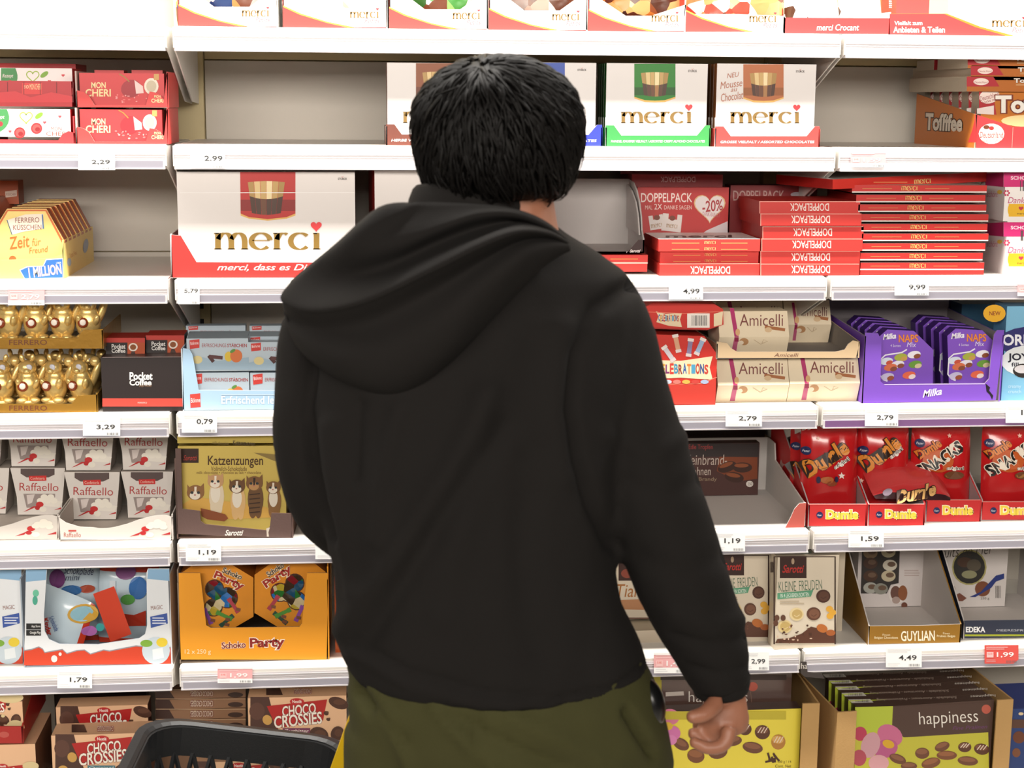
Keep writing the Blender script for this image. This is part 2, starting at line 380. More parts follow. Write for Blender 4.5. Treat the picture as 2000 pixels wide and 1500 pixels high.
tag(16, 562, 87, 596, 2, '2,79', 'pink price ticket 2,79 below the yellow hexagonal carton', red=2)
tag(348, 562, 390, 594, 2, '5,79', 'white price ticket 5,79 below the big white praline box', tx=(.28, .06, .92, .34))
tag(1306, 560, 1373, 585, 2, '4,99', 'white price ticket 4,99 below the double-pack stack', tx=(.42, .15, .9, .6))
tag(1747, 552, 1814, 577, 2, '9,99', 'white price ticket 9,99 below the flat red praline boxes', tx=(.42, .15, .9, .6))
tag(1987, 553, 2050, 578, 2, '3,99', 'pink price ticket at the right frame edge below the pink gift boxes', red=2)
tag(162, 816, 235, 851, 3, '3,29', 'tilted white price ticket 3,29 below the black coffee box')
tag(355, 808, 424, 845, 3, '0,79', 'white price ticket 0,79 below the pale blue sticks carton', tx=(.42, .28, .88, .58))
tag(1417, 800, 1488, 833, 3, '2,79', 'white price ticket 2,79 below the beige wafer boxes')
tag(1689, 798, 1754, 832, 3, '2,79', 'white price ticket 2,79 on the violet strip below the violet carton')
tag(1964, 792, 2040, 826, 3, '1,99', 'white price ticket at the right edge below the light blue biscuit box', tx=(.4, .25, .86, .6))
tag(363, 1060, 432, 1096, 4, '1,19', 'white price ticket 1,19 below the kitten carton')
tag(616, 1055, 700, 1092, 4, '0,99', 'white price ticket starting with 0 beside the man’s left elbow', tx=(.36, .34, .7, .62))
tag(1392, 1040, 1455, 1077, 4, '1,19', 'white price ticket 1,19 beside the man’s right sleeve', tx=(.36, .3, .86, .6))
tag(1657, 1034, 1726, 1069, 4, '1,59', 'white price ticket 1,59 below the red caramel cartons')
tag(112, 1310, 180, 1344, 5, '1,79', 'white price ticket 1,79 below the sea-animal sweets carton')
tag(425, 1303, 493, 1334, 5, '1,99', 'torn white and pink price ticket 1,99 below the yellow party carton', red=2, corner=True)
tag(1277, 1275, 1345, 1315, 5, '1,49', 'white and red price ticket seen between the man’s hip and right arm', red=2)
tag(1448, 1273, 1502, 1309, 5, '2,99', 'white price ticket 2,99 below the green-lettered beige boxes')
tag(1730, 1265, 1800, 1303, 5, '4,49', 'white price ticket 4,49 below the gold praline carton')
tag(1923, 1260, 1989, 1296, 5, '1,99', 'red price ticket 1,99 with a folded corner at the lower right', red=1, corner=True)
# ================================================================== top shelf: merci Petits trays
GOLD = mat('c79a3e', .35, .6)
def conform(T_):
    """print on a pillow bag follows its curved front"""
    w, h, d = T_.w, T_.h, T_.d
    f = T_.front
    def m(px, py, k):
        q = T_.inv @ on_plane(px, py, f.p, f.n); u, v = max(-1, min(1, q.x/(w/2))), max(-1, min(1, q.z/h*2-1))
        b = (max(0, 1-abs(u)**2.6)*max(0, 1-abs(v)**2.6))**.6
        wr = noise.noise(Vector((u*2.3, v*2.1, -3+w*50+h*31)))*.22*b
        return Vector((q.x, -d/2*(b+wr)-.0040-.00004*k, q.z))
    f.m = m; return f
SW = [('6a3a22', 'd9d3cc', '3b2a22', '28406e', 'b58a50', 'c9c4be'), ('d8ccc4', 'f2ece6', 'a08070', 'e8e0da', 'c8b0a0', 'ffffff'), ('3c8a34', '2a5a24', 'c9d4c0', '6a3a22', '8ab46a', 'e4e0d8'),
      ('5a3a2a', '8a8078', '3b2a22', 'b0a090', 'd0c8c0', '6a4a36'), ('4a2a1c', 'b07030', '2e1c14', 'c89a60', '7a4426', 'e0b878'), ('b8945c', 'f4f0ea', '6a3a22', 'd84838', 'ffffff', 'c4a070')]
PT = [(349, 541), (553, 756), (760, 953), (955, 1147), (1150, 1340), (1340, 1532)]
PN = ['first', 'second', 'third', 'fourth', 'fifth', 'sixth']
PL = ['white tray with brown and blue sweets, leftmost on the top shelf', 'white tray with pale sweets, second on the top shelf', 'white tray with green wrapped sweets on the top shelf',
      'white tray with dark sweets above the man’s head on the top shelf', 'torn white tray with brown and gold sweets on the top shelf', 'low white tray with tall bags beside the low all-red tray']
for i, (a, b) in enumerate(PT):
    w = b-a
    if i < 4: poly = [(a, 57), (b, 57), (b, -75), (b-.1*w, -75), (b-.1*w, -6), (b-.28*w, 19), (a+.36*w, 19), (a+.19*w, -6), (a+.19*w, -75), (a, -75)]
    elif i == 4: poly = [(a, 57), (b-5, 57), (b, 5), (a+.64*w, 27), (a+.38*w, 27), (a+.12*w, -6), (a+.1*w, -75), (a, -75)]
    else: poly = [(a, 58), (b, 59), (b, 26), (a+.5*w, 22), (a, 22)]
    t = tray('sweets_tray', PL[i], poly, .012, .3, row=0, out=mat('f6f2ec', .45), ins=mat('c0332c', .5), group='sweets trays on the top shelf')
    f = t.front; sw = [(a, 17), (a+.16*w, 32), (a+.42*w, 48), (a+.62*w, 57), (a, 57)]
    f.P([(a, 14), (a+.17*w, 29.5), (a+.43*w, 46), (a+.7*w, 57), (a, 57)], GOLD); f.P(sw, 'd23a35')
    f.merci(b-.36*w, 26, b-.08*w, 38, heart='d8363c'); f.T('Petits', b-.22*w, 39, b-.07*w, 49, 'c8606a', shear=.4)
    z0 = ZT[0]+.004
    for k in range(2):
        xx = X_at(a+w*(.5+(-.12 if k else .04)), .1, z0)
        p_ = pouch('sweets_bag', ('bag of sweets showing in the %s top-shelf tray from the left' if k == 0 else 'rear bag of sweets inside the %s top-shelf tray from the left') % PN[i], 'bag', w*.00083, .155+.02*k, .06, (xx, .07+.085*k, z0), 0, matvor(SW[i], 38), 'sweets bags on the top shelf', tilt=-.12)
    if i == 5: 
        pass
t = tray('sweets_tray', 'low red tray with white italic lettering on the top shelf', [(1532, 60), (1738, 61), (1738, 30), (1532, 29)], .012, .3, row=0, out='d23a3a', ins=mat('f4f0ea', .5), group='sweets trays on the top shelf')
t.front.T('merci Crocant', 1595, 42, 1678, 54, 'fbf4ee', off=.012, shear=.2)
for k, (px, Y, tl) in enumerate([(1585, .06, -.25), (1670, .075, -.15), (1430, .15, -.05)]):
    pouch('sweets_bag', ['white bag of caramel sweets leaning in the low all-red tray', 'white bag with dark sweets beside it in the low all-red tray', 'third white bag of sweets behind the low sixth tray'][k], 'bag', .105, .17, .05, (X_at(px, Y, ZT[0]), Y, ZT[0]+.004), .1*k-.1, matvor(('f6f2ec', 'f8f5f0', '4a2e20', 'f4efe8', 'c79a5e', 'f8f6f2'), 30), 'sweets bags on the top shelf', tilt=tl)
t = tray('sweets_tray', 'red and white tray with two white text lines', [(1738, 60), (2070, 64), (2070, 20), (1850, 19), (1738, 19)], .012, .3, row=0, out=mat('f6f2ec', .45), ins=mat('f4f0ea', .5), group='sweets trays on the top shelf')
f = t.front; f.P([(1738, 18.6), (1850, 18.6), (1915, 44), (1985, 63), (1738, 60)], GOLD); f.P([(1738, 19), (1844, 19), (1905, 45), (1965, 62), (1738, 60)], 'd23a3a')
f.T('Vielfalt zum', 1747, 33, 1802, 41, 'fbf4ee', off=.02); f.T('Anbieten & Teilen', 1745, 44, 1846, 56, 'fbf4ee', off=.02); f.merci(1937, 32, 2003, 44); f.T('Petits', 1976, 46, 2010, 56, 'c8606a', shear=.4)
t = pack('gift_box', 'red box standing behind the red and white two-line tray', 'box', 1748, 1812, -60, .06, .1, z=ZT[0]+.004, cols=('d8403c', 'c23632', 'c23632'))
t.front.lines(1736, -2, 1742, 16, 5, 'f0d0c8')
pouch('sweets_bag', 'clear bag of sweets behind the red and white two-line tray', 'bag', .17, .17, .06, (X_at(1930, .1, ZT[0]), .1, ZT[0]+.004), 0, mat('e2dcd6', .25), 'sweets bags on the top shelf')
# ================================================================== second shelf
REDB = ('cc2f33', 'a8262a', 'b42a2e')
def mon_cheri(lab, x0, x1, y0, y1, z, Y):
    t = pack('praline_box', lab, 'praline box', x0, x1, y0, Y, .12, z=z, cols=REDB, group='red cherry praline boxes')
    f = t.front; w, h = x1-x0, y1-y0
    f.T('MON', x0+.13*w, y0+.26*h, x0+.3*w, y0+.44*h, 'f0d8a0', off=.02); f.T('CHERI', x0+.06*w, y0+.46*h, x0+.36*w, y0+.68*h, 'f0d8a0', off=.02)
    f.E(x0+.6*w, y0+.45*h, .12*w, .26*h, 'a01c28', rot=-15); f.L([(x0+.58*w, y0+.25*h), (x0+.52*w, y0+.1*h), (x0+.46*w, y0+.02*h)], 2, '9a7a30')
    f.P([(x0+.64*w, y0+.2*h), (x0+.74*w, y0+.38*h), (x0+.75*w, y0+.58*h), (x0+.66*w, y0+.6*h)], 'e8c8c4'); f.E(x0+.84*w, y0+.38*h, .085*w, .24*h, 'e6dccc'); f.E(x0+.84*w, y0+.38*h, .06*w, .17*h, 'c9b9a0')
    f.R(x0+.87*w, y0+.02*h, x0+.93*w, y0+.2*h, 'c89a58')
    for k in range(16): f.E(x0+w*random.uniform(.42, .8), y0+h*random.uniform(.62, .85), random.uniform(1, 3), random.uniform(.8, 2), ('e89a98', 'e87070')[k % 2], n=7)
    return t
def mc_tray(lab, x0, x1, y1, y0, z, Y):
    w = x1-x0; h = y1-y0
    poly = [(x0, y1), (x1, y1), (x1, y0+.02*h)]+[(x1-2, y0+.02*h), (x1-.03*w, y0+.56*h)]+[(x1-.2*w+.17*w*math.cos(a), y1-3-.4*h*math.sin(a)) for a in (.4, .8, 1.2, 1.57)]+[(x1-.24*w, y1-4), (x0+.2*w, y1-4)]+[(x0+.18*w*math.cos(a), y1-4-.42*h*math.sin(a)) for a in (.3, .7, 1.1, 1.5)]+[(x0, y1-.45*h)]
    t = tray('praline_tray', lab, poly, Y, .16, z=z, out='d63a38', ins=mat('c9b4ac', .6), sides=[(0, 0), (.16, 0), (.16, .065), (0, .065)], group='red trays of the cherry pralines')
    t.front.T('MON', x1-.15*w, y1-.34*h, x1-.08*w, y1-.26*h, 'f0d8a0', off=.02); t.front.T('CHERI', x1-.18*w, y1-.24*h, x1-.05*w, y1-.13*h, 'f0d8a0', off=.02)
    return t
zl = ZT[1]
mon_cheri('red cherry praline box in the lower red tray, right column', 158, 318, 214, 281, zl+.003, .02)
mc_tray('lower red tray holding the cherry praline box', 149, 328, 281, 212, zl, .012)
zu = Z_at(210, X_at(240, .02, zl+.07), .02)
mon_cheri('darker red cherry praline box in the upper tray, right column', 157, 322, 143, 210, zu+.003, .03)
mc_tray('upper red tray stacked on the lower praline tray', 149, 328, 210, 141, zu, .022)
for k, (x0, x1) in enumerate([(190, 247), (262, 322)]):
    pack('praline_box', ['spare red praline box behind the upper tray, left one', 'spare red praline box behind the upper tray, right one'][k], 'praline box', x0, x1, 137, .16, .05, z=zl, cols=REDB, group='red cherry praline boxes')
def mc_white(lab, x0, x1, y0, y1, z, Y):
    t = pack('praline_gift_box', lab, 'praline box', x0, x1, y0, Y, .10, z=z, cols=('efe6e4', 'c8282e', 'c8282e'), group='white cherry praline gift boxes')
    f = t.front; w, h = x1-x0, y1-y0
    f.P([(x0, y0), (x0+.2*w, y0)]+arc(x0+.02*w, y0+.3*h, .21*w, .52*h, -20, 90, 8)+[(x0, y0+.82*h)], '3c8a4a')
    f.T('Rezept', x0+.02*w, y0+.2*h, x0+.17*w, y0+.36*h, 'f2e0e0', shear=.2); f.E(x0+.12*w, y0+.5*h, 5, 5, 'c02830')
    hp = [(x0+.44*w+x*13, y0+.27*h-y*13) for x, y in heartpts(24)]; f.L(hp+hp[:1], 2.0, '9ab83c'); f.E(x0+.6*w, y0+.22*h, 9, 4.5, '7aa82e', rot=-35)
    for (u, v, r) in ((.36, .8, 11), (.57, .65, 11)): f.E(x0+u*w, y0+v*h, r, r, 'b02028'); f.E(x0+u*w, y0+v*h, r*.75, r*.72, 'd84a48'); f.E(x0+u*w+2, y0+v*h+2, r*.45, r*.4, '8a1018')
    for (u, v) in ((.86, .25), (.67, .45), (.24, .75)): f.heart(x0+u*w, y0+v*h, 3.4, 'd04048')
    f.T('MON', x0+.75*w, y0+.6*h, x0+.88*w, y0+.72*h, '8a4a40'); f.T('CHERI', x0+.69*w, y0+.76*h, x0+.96*w, y0+.9*h, '8a4a40')
mc_white('white cherry gift box with green circle, lower left of the praline shelf', -18, 139, 213, 271, zl+.012, .018)
t = tray('praline_tray', 'red tray with quarter-round corner under the white cherry gift box', [(-20, 282), (146, 282), (146, 262), (134, 258), (122, 264), (114, 276), (-20, 274)], .012, .14, row=1, out='c92c32', ins=mat('b0282c', .5), sides=[(0, 0), (.14, 0), (.14, .05), (0, .05)], group='red trays of the cherry pralines')
t = pack('praline_strip_box', 'clear-topped red strip of thirty pralines between the two white gift boxes', 'praline box', -20, 141, 158, .03, .12, z=Z_at(206, -.85, .03), cols=('b8202a', '9a1a22', '9a1a22'))
f = t.front; f.R(43, 162, 82, 184, 'd83a3a'); f.T('30', 46, 166, 56, 173, 'f0c8a0'); f.T('MON CHERI', 58, 164, 80, 175, 'f0d8a0')
for k in range(6): f.R(-18+k*32, 160, -16.6+k*32, 200, '7a1018')
f.P([(-20, 182), (30, 178), (60, 190), (100, 180), (141, 188), (141, 200), (-20, 200)], 'd0343c')
pack('praline_box', 'dark red box under the strip of pralines', 'praline box', -20, 143, 206, .035, .11, z=ZT[1]+.088, h=.012, cols=REDB)
mc_white('white cherry gift box with green circle, upper left behind the red strip', 2, 143, 133, 190, Z_at(190, -.83, .1), .1)
pack('praline_box', 'dark red praline box at the very top of the left stack', 'praline box', -20, 150, 124, .2, .12, z=ZT[1]+.09, cols=REDB, group='red cherry praline boxes')
# merci boxes
def storck(f, x, y, s=1.0): f.T('STORCK', x-9*s, y, x+9*s, y+4.5*s, '4a3a36', off=.02); f.P([(x-3*s, y-3*s), (x, y-1*s), (x+3*s, y-4*s), (x, y-.2*s)], 'c8402c')
def bars_cup(f, x0, y0, x1, y1, dark='5a3626'):
    w, h = x1-x0, y1-y0
    e = lambda q: .10*h*(1-(2*q-1)**2)
    X = lambda q, v: x0+w*(.5+(q-.5)*(1-.22*v))
    for k in range(6):
        q, r = k/6, (k+.94)/6
        f.P([(X(q, 0), y0+e(q)*-.4), (X(r, 0), y0-e(r)*.4), (X(r, .45), y0+h*.45+e(r)), (X(q, .45), y0+h*.45+e(q))], ('b08c50', 'dcc088', 'c8a468', 'ecd8a8', 'c09c60', 'a88448')[k])
        f.P([(X(q, .45), y0+h*.45+e(q)), (X(r, .45), y0+h*.45+e(r)), (X(r, 1), y1+e(r)*.6), (X(q, 1), y1+e(q)*.6)], ('4a2c1c', dark, '6a4028', 'a87848' if dark == '5a3626' else dark, dark, '46281a')[k])
def merci_box(lab, x0, x1, yt, yb, row, Y, col, cold, n=4, word=True, sub=None, trayc='cc3a34', trayt=None, dp=.026):
    t = pack('praline_box', lab, 'praline box', x0, x1, yt, Y, dp, z=ZT[row]+.003, cols=('ded8d6', cold, 'b8aeaa'), group='upright white praline boxes')
    f = t.front; w, h = x1-x0, yb-yt
    f.R(x0, yt+.68*h, x1, yb, 'f4efec')
    a, b = x0+.29*w, x0+.70*w
    f.P([(a, yt+.5), (b, yt+.5), (b, yt+.44*h), ((a+b)/2+.1*w, yt+.485*h), ((a+b)/2, yt+.49*h), ((a+b)/2-.1*w, yt+.485*h), (a, yt+.44*h)], 'e0b060')
    f.P([(a, yt+.5), (b, yt+.5), (b, yt+.42*h), ((a+b)/2+.1*w, yt+.462*h), ((a+b)/2, yt+.468*h), ((a+b)/2-.1*w, yt+.462*h), (a, yt+.42*h)], col)
    f.R(a, yt+.3*h, b, yt+.4*h, cold)
    bars_cup(f, a+.16*(b-a), yt+.12*h, b-.16*(b-a), yt+.4*h)
    storck(f, x0+.87*w, yt+.08*h, w/200)
    f.merci(x0+.15*w, yt+.61*h, x0+.865*w, yt+.75*h)
    if sub:
        for s_, (u0, v0, u1, v1) in sub: f.T(s_, x0+u0*w, yt+v0*h, x0+u1*w, yt+v1*h, 'b06a50', shear=.35, rot=-8)
    for k in range(1, n): twin(t, dy=(dp+.001)*k, label=lab+', copy %s behind it' % ('one', 'two', 'three', 'four', 'five')[k-1])
    return t
def merci_tray(lab, x0, x1, yt, yb, row, Y, col, words):
    w = x1-x0
    poly = [(x0, yb), (x1, yb), (x1, yt), (x1-.045*w, yt), (x1-.125*w, yt+.48*(yb-yt)), (x0+.15*w, yt+.48*(yb-yt)), (x0+.08*w, yt), (x0, yt)]
    t = tray('display_tray', lab, poly, Y, .2, row=row, out=col, ins=mat('e4dcd8', .6), sides=[(0, 0), (.2, 0), (.2, .035), (0, .035)], group='coloured trays of the white praline boxes')
    f = t.front; f.T(words, x0+.05*w, yt+.7*(yb-yt), x1-.05*w, yt+.82*(yb-yt), 'f4ecec', off=.02, shear=.15); return t
merci_box('white praline box with brown picture left of the man’s head', 757, 948, 123, 279, 1, .02, '8a4a26', '6a3218', n=4)
merci_tray('brown notched tray left of the man’s head', 754, 958, 239, 280, 1, .012, '70382a', 'HERBE VIELFALT / DARK CHOCOLATES')
merci_box('white praline box with blue picture right behind the man’s head', 966, 1162, 122, 279, 1, .02, '3450a8', '101a30', n=4)
merci_tray('blue notched tray right behind the man’s head', 962, 1176, 239, 280, 1, .012, '2c3cc0', 'HELLE VIELFALT / MILK CHOCOLATES')
merci_box('white praline box with green picture and green sides', 1182, 1378, 124, 279, 1, .02, '1e7a1e', '12520e', n=4)
merci_tray('green notched tray lettered in white', 1183, 1387, 239, 280, 1, .012, '3a9a4c', 'MANDEL KNUSPER VIELFALT / ASSORTED CRISPY ALMOND CHOCOLATES')
merci_box('white praline box with caramel picture and script at its left', 1396, 1588, 125, 279, 1, .02, 'b4683c', '96562a', n=4, sub=[('NEU', (.12, .11, .25, .17)), ('Mousse', (.05, .21, .28, .3)), ('au', (.16, .31, .23, .35)), ('Chocolat', (.06, .36, .29, .46))])
merci_tray('red notched tray under the box with the caramel picture', 1397, 1601, 240, 280, 1, .012, 'd84440', 'GROSSE VIELFALT / ASSORTED CHOCOLATES')
# Toffifee
ORG = mat('b5651d', .45); GREYB = mat('a79a88', .75, bump=.15, bs=200)
zt_ = ZT[1]
YW = math.radians(0)
def toff_flat(lab, xl, xf, xr, yt, yb, Y, dep, z):
    t = pack('toffee_box', lab, 'toffee box', xf, xr, yt, Y, dep, z=z, cols=(ORG, GREYB, 'c86a20'), group='flat toffee boxes'); f = t.front; h = yb-yt
    f.P([(xf, yt), (xf+52, yt), (xf+64, yb), (xf, yb)], 'b02430'); f.E(xf+28, (yt+yb)/2, 15, h*.36, 'f0dcd4'); f.T('Deutschland', xf+15, yt+.45*h, xf+41, yt+.66*h, 'a02a30', shear=.2)
    f.T('Toffifee', xf+92, yt+.15*h, xf+150, yt+.62*h, 'efe6dc', off=.03, out='5a2a10'); f.lines(xf+96, yt+.7*h, xf+130, yt+.9*h, 2, 'd8b080'); return t
t = pack('toffee_box', 'upright toffee box with big white letters inside the orange carton', 'toffee box', 1912, 2120, 168, .03, .05, z=zt_+.004, cols=('c2701e', GREYB, 'c2701e'))
f = t.front; f.P([(1912, 171), (1938, 171), (1946, 224), (1912, 222)], 'b02430'); f.E(1932, 188, 20, 14, 'f0dcd4', rot=-15); f.T('Deutschland', 1913, 184, 1951, 193, '9a2a30', rot=-15, shear=.2); f.T('backt mit', 1918, 194, 1948, 199, '9a2a30', rot=-15); f.T('Toffifee', 1944, 186, 2095, 221, 'f2ece4', off=.04, out='7a2c14', ow=.06); f.E(2010, 236, 55, 12, 'e8c890')
f.P([(1908, 212), (1941, 206), (1941, 224), (1908, 222)], 'f0e0dc')
for k in range(5): twin(t, dy=.052*(k+1), label='upright toffee box in the carton, number %s behind the front one' % ('one', 'two', 'three', 'four', 'five')[k])
t = tray('toffee_carton', 'orange and red display toffee carton with sloping side', [(1907, 279), (2130, 279), (2130, 237), (1979, 237), (1907, 213)], .012, .33, row=1, out='cc3438', ins=mat('a08c78', .7), sides=[(0, 0), (.33, 0), (.33, .105), (0, .064)], sideR=[(0, 0), (.33, 0), (.33, .105), (0, .04)])
f = t.front; f.E(1937, 251, 25, 20, 'f2e4dc'); f.T('Deutschland', 1914, 247, 1960, 259, '9a3a30', off=.01, shear=.15); f.T('backt mit Toffifee', 1919, 261, 1956, 267, '9a3a30'); f.E(1927, 238, 6, 4, '6a3418'); f.E(1937, 240, 5, 4, 'c03030'); f.L([(1979, 238), (1977, 278)], 1, 'e88a80')
t.sl.data.materials[1] = ORG
f = t.left; f.T('Toffifee', 1808, 222, 1880, 256, 'cfc4b4', off=.04, out='4a240c', ow=.06, rot=3); f.P([(1906, 213), (1907, 278), (1891, 278), (1899, 255), (1904, 235)], 'c03034')
z1 = ZT[1]+.108
toff_flat('flat toffee box lowest of the three on top', 1794, 1888, 2100, 150, 169, .02, .32, z1)
toff_flat('flat toffee box in the middle of the three on top', 1794, 1896, 2110, 129, 147, .02, .32, z1+.022)
toff_flat('flat toffee box topmost of the three, pushed right', 1860, 1890, 2105, 107, 127, .02, .16, z1+.044)
pack('toffee_box', 'small toffee box end showing behind the topmost flat box', 'toffee box', 1824, 1870, 112, .2, .1, z=z1+.044, h=.02, cols=('a82430', GREYB, 'a82430'), group='flat toffee boxes')
# ================================================================== third shelf
YEL = mat('ecd07c', .45, var=.06, vs=25); COP = mat('a9502a', .35)
zz = ZT[2]
hexp = [(14, 413), (91, 413), (126, 476), (122, 545), (-24, 545), (-26, 476)]
t = slab('hexagon_box', 'yellow hexagonal praline box at the front of its carton', 'praline box', hexp, .018, .028, z=zz+.003, cols=(YEL, COP), group='hexagonal praline boxes')
f = t.front; f.L([(-22, 478), (15, 416), (90, 416), (123, 478)], 4, 'c8642a')
f.P([(14, 435), (50, 424), (85, 423), (83, 452), (45, 458), (24, 464)], 'e9dccb'); f.L([(14, 435), (24, 464)], 1.6, '3c5a6a'); f.L([(83, 424), (85, 452)], 2.5, '4a6a9a')
f.T('FERRERO', 30, 430, 77, 440, '8a4038', rot=-1); f.T('KÜSSCHEN', 26, 442, 81, 454, '8a4038', rot=-1)
f.T('Zeit', 17, 466, 58, 490, 'c86a24', off=.01, shear=.2, rot=-8); f.T('für', 63, 470, 80, 485, 'c86a24', rot=-6, shear=.2); f.T('Freund', 57, 487, 94, 499, 'c86a24', rot=-6, shear=.2); f.E(25, 511, 7, 6.5, 'b0682c')
for k in range(6): twin(t, dy=.0445*(k+1), label='copper edged hexagonal box, %s behind the yellow front one' % ('first','second','third','fourth','fifth','sixth')[k])
t = tray('hexagon_carton', 'yellow display carton with blue flash holding hexagonal boxes', [(-28, 547), (124, 547), (124, 477), (121, 500), (100, 507), (-20, 512), (-28, 478)], .010, .32, row=2, out=YEL, ins=mat('cdb67c', .6), sides=[(0, 0), (.32, 0), (.32, .071), (0, .071)])
f = t.front; f.P([(38, 530), (53, 523), (84, 522), (90, 509), (123, 507), (124, 546), (48, 548)], 'e8e8f4'); f.P([(40, 531), (54, 525), (85, 523.5), (91, 511), (122, 509), (122.5, 545), (49, 547)], '2f6fc4')
f.T('1 MILLION', 56, 522, 120, 542, 'f4ece4', off=.02, rot=-7, out='c85a2a', ow=.02); f.T('ÜBER', 110, 514, 120, 518, 'f0f0f4', rot=-4)
t.right.E(167, 480, 5, 14, '9aa8b8', rot=8); t.right.E(135, 512, 4, 8, 'a8b4c0'); t.right.T('Zeit für', 135, 492, 150, 500, 'd89a50', rot=-30)
t = slab('hexagon_box', 'hexagonal box edge at the left frame border', 'praline box', [(-130, 405), (-30, 405), (12, 470), (12, 540), (-170, 540), (-170, 470)], .16, .2, z=zz, cols=(YEL, COP), group='hexagonal praline boxes')
t = pack('orange_carton', 'small dark orange box high at the back left of the yellow hexagon carton shelf', 'box', -40, 37, 353, .33, .05, z=Z_at(398, -.92, .33), cols=('a8480f', '8a3a0c', '8a3a0c'))
t.front.P([(10, 374), (33, 371), (33, 383), (11, 386)], 'e0c8b8'); t.front.T('KÜSSCHEN', 12, 376, 31, 382, '8a4038')
pack('orange_carton', 'orange box under the small one at the left frame border', 'box', -60, 5, 398, .34, .05, row=2, cols=('a8480f', '8a3a0c', '8a3a0c'))
# big merci
t = pack('praline_box', 'big white praline box with red picture on the third shelf', 'praline box', 351, 695, 336, .02, .035, z=zz+.003, cols=('e2dbd8', '9a2420', 'c8beba'), group='big white praline boxes')
f = t.front; f.R(351, 485, 694, 546, 'f6f1ee'); f.P([(469, 336), (577, 336), (577, 421), (560, 427), (523, 431), (486, 427), (470, 421)], 'e0b060'); f.P([(469, 336), (577, 336), (577, 417), (560, 424), (523, 428), (486, 424), (470, 417)], 'b82a26')
f.R(470, 390, 577, 412, '8a1c18'); bars_cup(f, 484, 356, 557, 416, '4a3024'); f.L([(352, 376.5), (692, 376)], 1.4, 'f2eeec');
storck(f, 669, 347, 1.0); f.merci(417, 455, 627, 487, c='8a6a24'); f.T('Finest Selection', 470, 497, 580, 507, 'ddd2c8')
for k in range(4): twin(t, dy=.037*(k+1), label='big white praline box, %s behind the front one' % ('first','second','third','fourth')[k])
t = tray('display_tray', 'big red tray with white script along its front', [(335, 548), (712, 548), (712, 464), (694, 464), (664, 519), (384, 518), (353, 466), (335, 465)], .010, .24, row=2, out='cc2f2a', ins=mat('e6e0dc', .6), sides=[(0, 0), (.24, 0), (.24, .082), (0, .082)], group='coloured trays of the white praline boxes')
t.front.T('merci, dass es Dich gibt', 424, 522, 668, 538, 'f6eeea', off=.012, shear=.35)
t = pack('praline_box', 'second big white praline box beside the man’s neck', 'praline box', 733, 1062, 334, .03, .2, z=zz+.003, cols=('e2dbd8', '9a2420', 'c8beba'), rz=.05, group='big white praline boxes')
f = t.front; f.R(733, 485, 1060, 546, 'f6f1ee'); f.P([(845, 336), (953, 336), (953, 417), (900, 428), (846, 417)], 'b82a26'); f.merci(795, 455, 1005, 487, c='8a6a24')
# empty grey carton on red boxes
GC = mat('b4aeac', .75, bump=.06, bs=120, var=.05)
def flatbox(lab, x0, x1, y0, y1, Y, dep, cols=('d03630', 'a82822', 'c83029'), group='flat red boxes on the third shelf', name='praline_box', rz=0.0, z=None):
    xm = (X_at(x0, Y, zz)+X_at(x1, Y, zz))/2; z = Z_at(y1, xm, Y) if z is None else z; h = Z_at(y0, xm, Y)-z
    return pack(name, lab, 'praline box', x0, x1, y0, Y, dep, z=max(z, zz), h=h, cols=cols, group=group, rz=rz)
t = flatbox('flat red box lowest under the empty grey carton', 1100, 1264, 515, 531, .05, .2)
t = flatbox('flat red box with gold line right under the empty grey carton', 1100, 1265, 498, 514, .05, .2); t.front.R(1192, 505, 1246, 506.5, 'e0a050'); t.front.R(1100, 512, 1265, 515, 'd8c8bc')
zc = Z_at(497, .2, .05)+.002
t = Thing('empty_carton', 'empty open grey cardboard carton with dark lettered corner behind the man’s neck', 'display tray', (X_at(1160, .05, zc), .05, zc), 0)
xr = X_at(1258, .05, zc)-t.o.location.x; xl = X_at(1040, .05, zc)-t.o.location.x; hb = .135
t.box('back_panel', xl, xr, .17, .173, 0, hb, [GC]); t.box('base', xl, xr, 0, .17, 0, .003, [GC])
side = [(0, 0), (.17, 0), (.17, hb)]+[(.17-.15*math.sin(a), .03+(hb-.03)*math.cos(a)) for a in (.3, .6, .9, 1.2, 1.45)]+[(0, .028)]
t.yz('side_panel', side, xr-.003, xr, [mat('3a2420', .5), GC], [0, 1]+[1]*len(side))
t.yz('side_flap', [(.012, .034), (.16, .04), (.16, hb-.01)]+[(.16-.14*math.sin(a), .04+(hb-.055)*math.cos(a)) for a in (.4, .8, 1.2)], xr-.009, xr-.006, [GC])
V, F = prismv([(xr-.035, 0), (xr, 0), (xr, .026), (xr-.012, .026)], 0, .002); t.part('front_panel', V, F, [mat('341c1c', .5), GC], [0]+[1]*(len(F)-1))
t.box('front_lip', xl, xr-.035, 0, .002, 0, .003, [GC])
f = t.face((0, 0, 0), (0, -1, 0)); f.T('Sarotti', 1230, 487, 1251, 493, 'e8dcd8', shear=.4, off=.02)
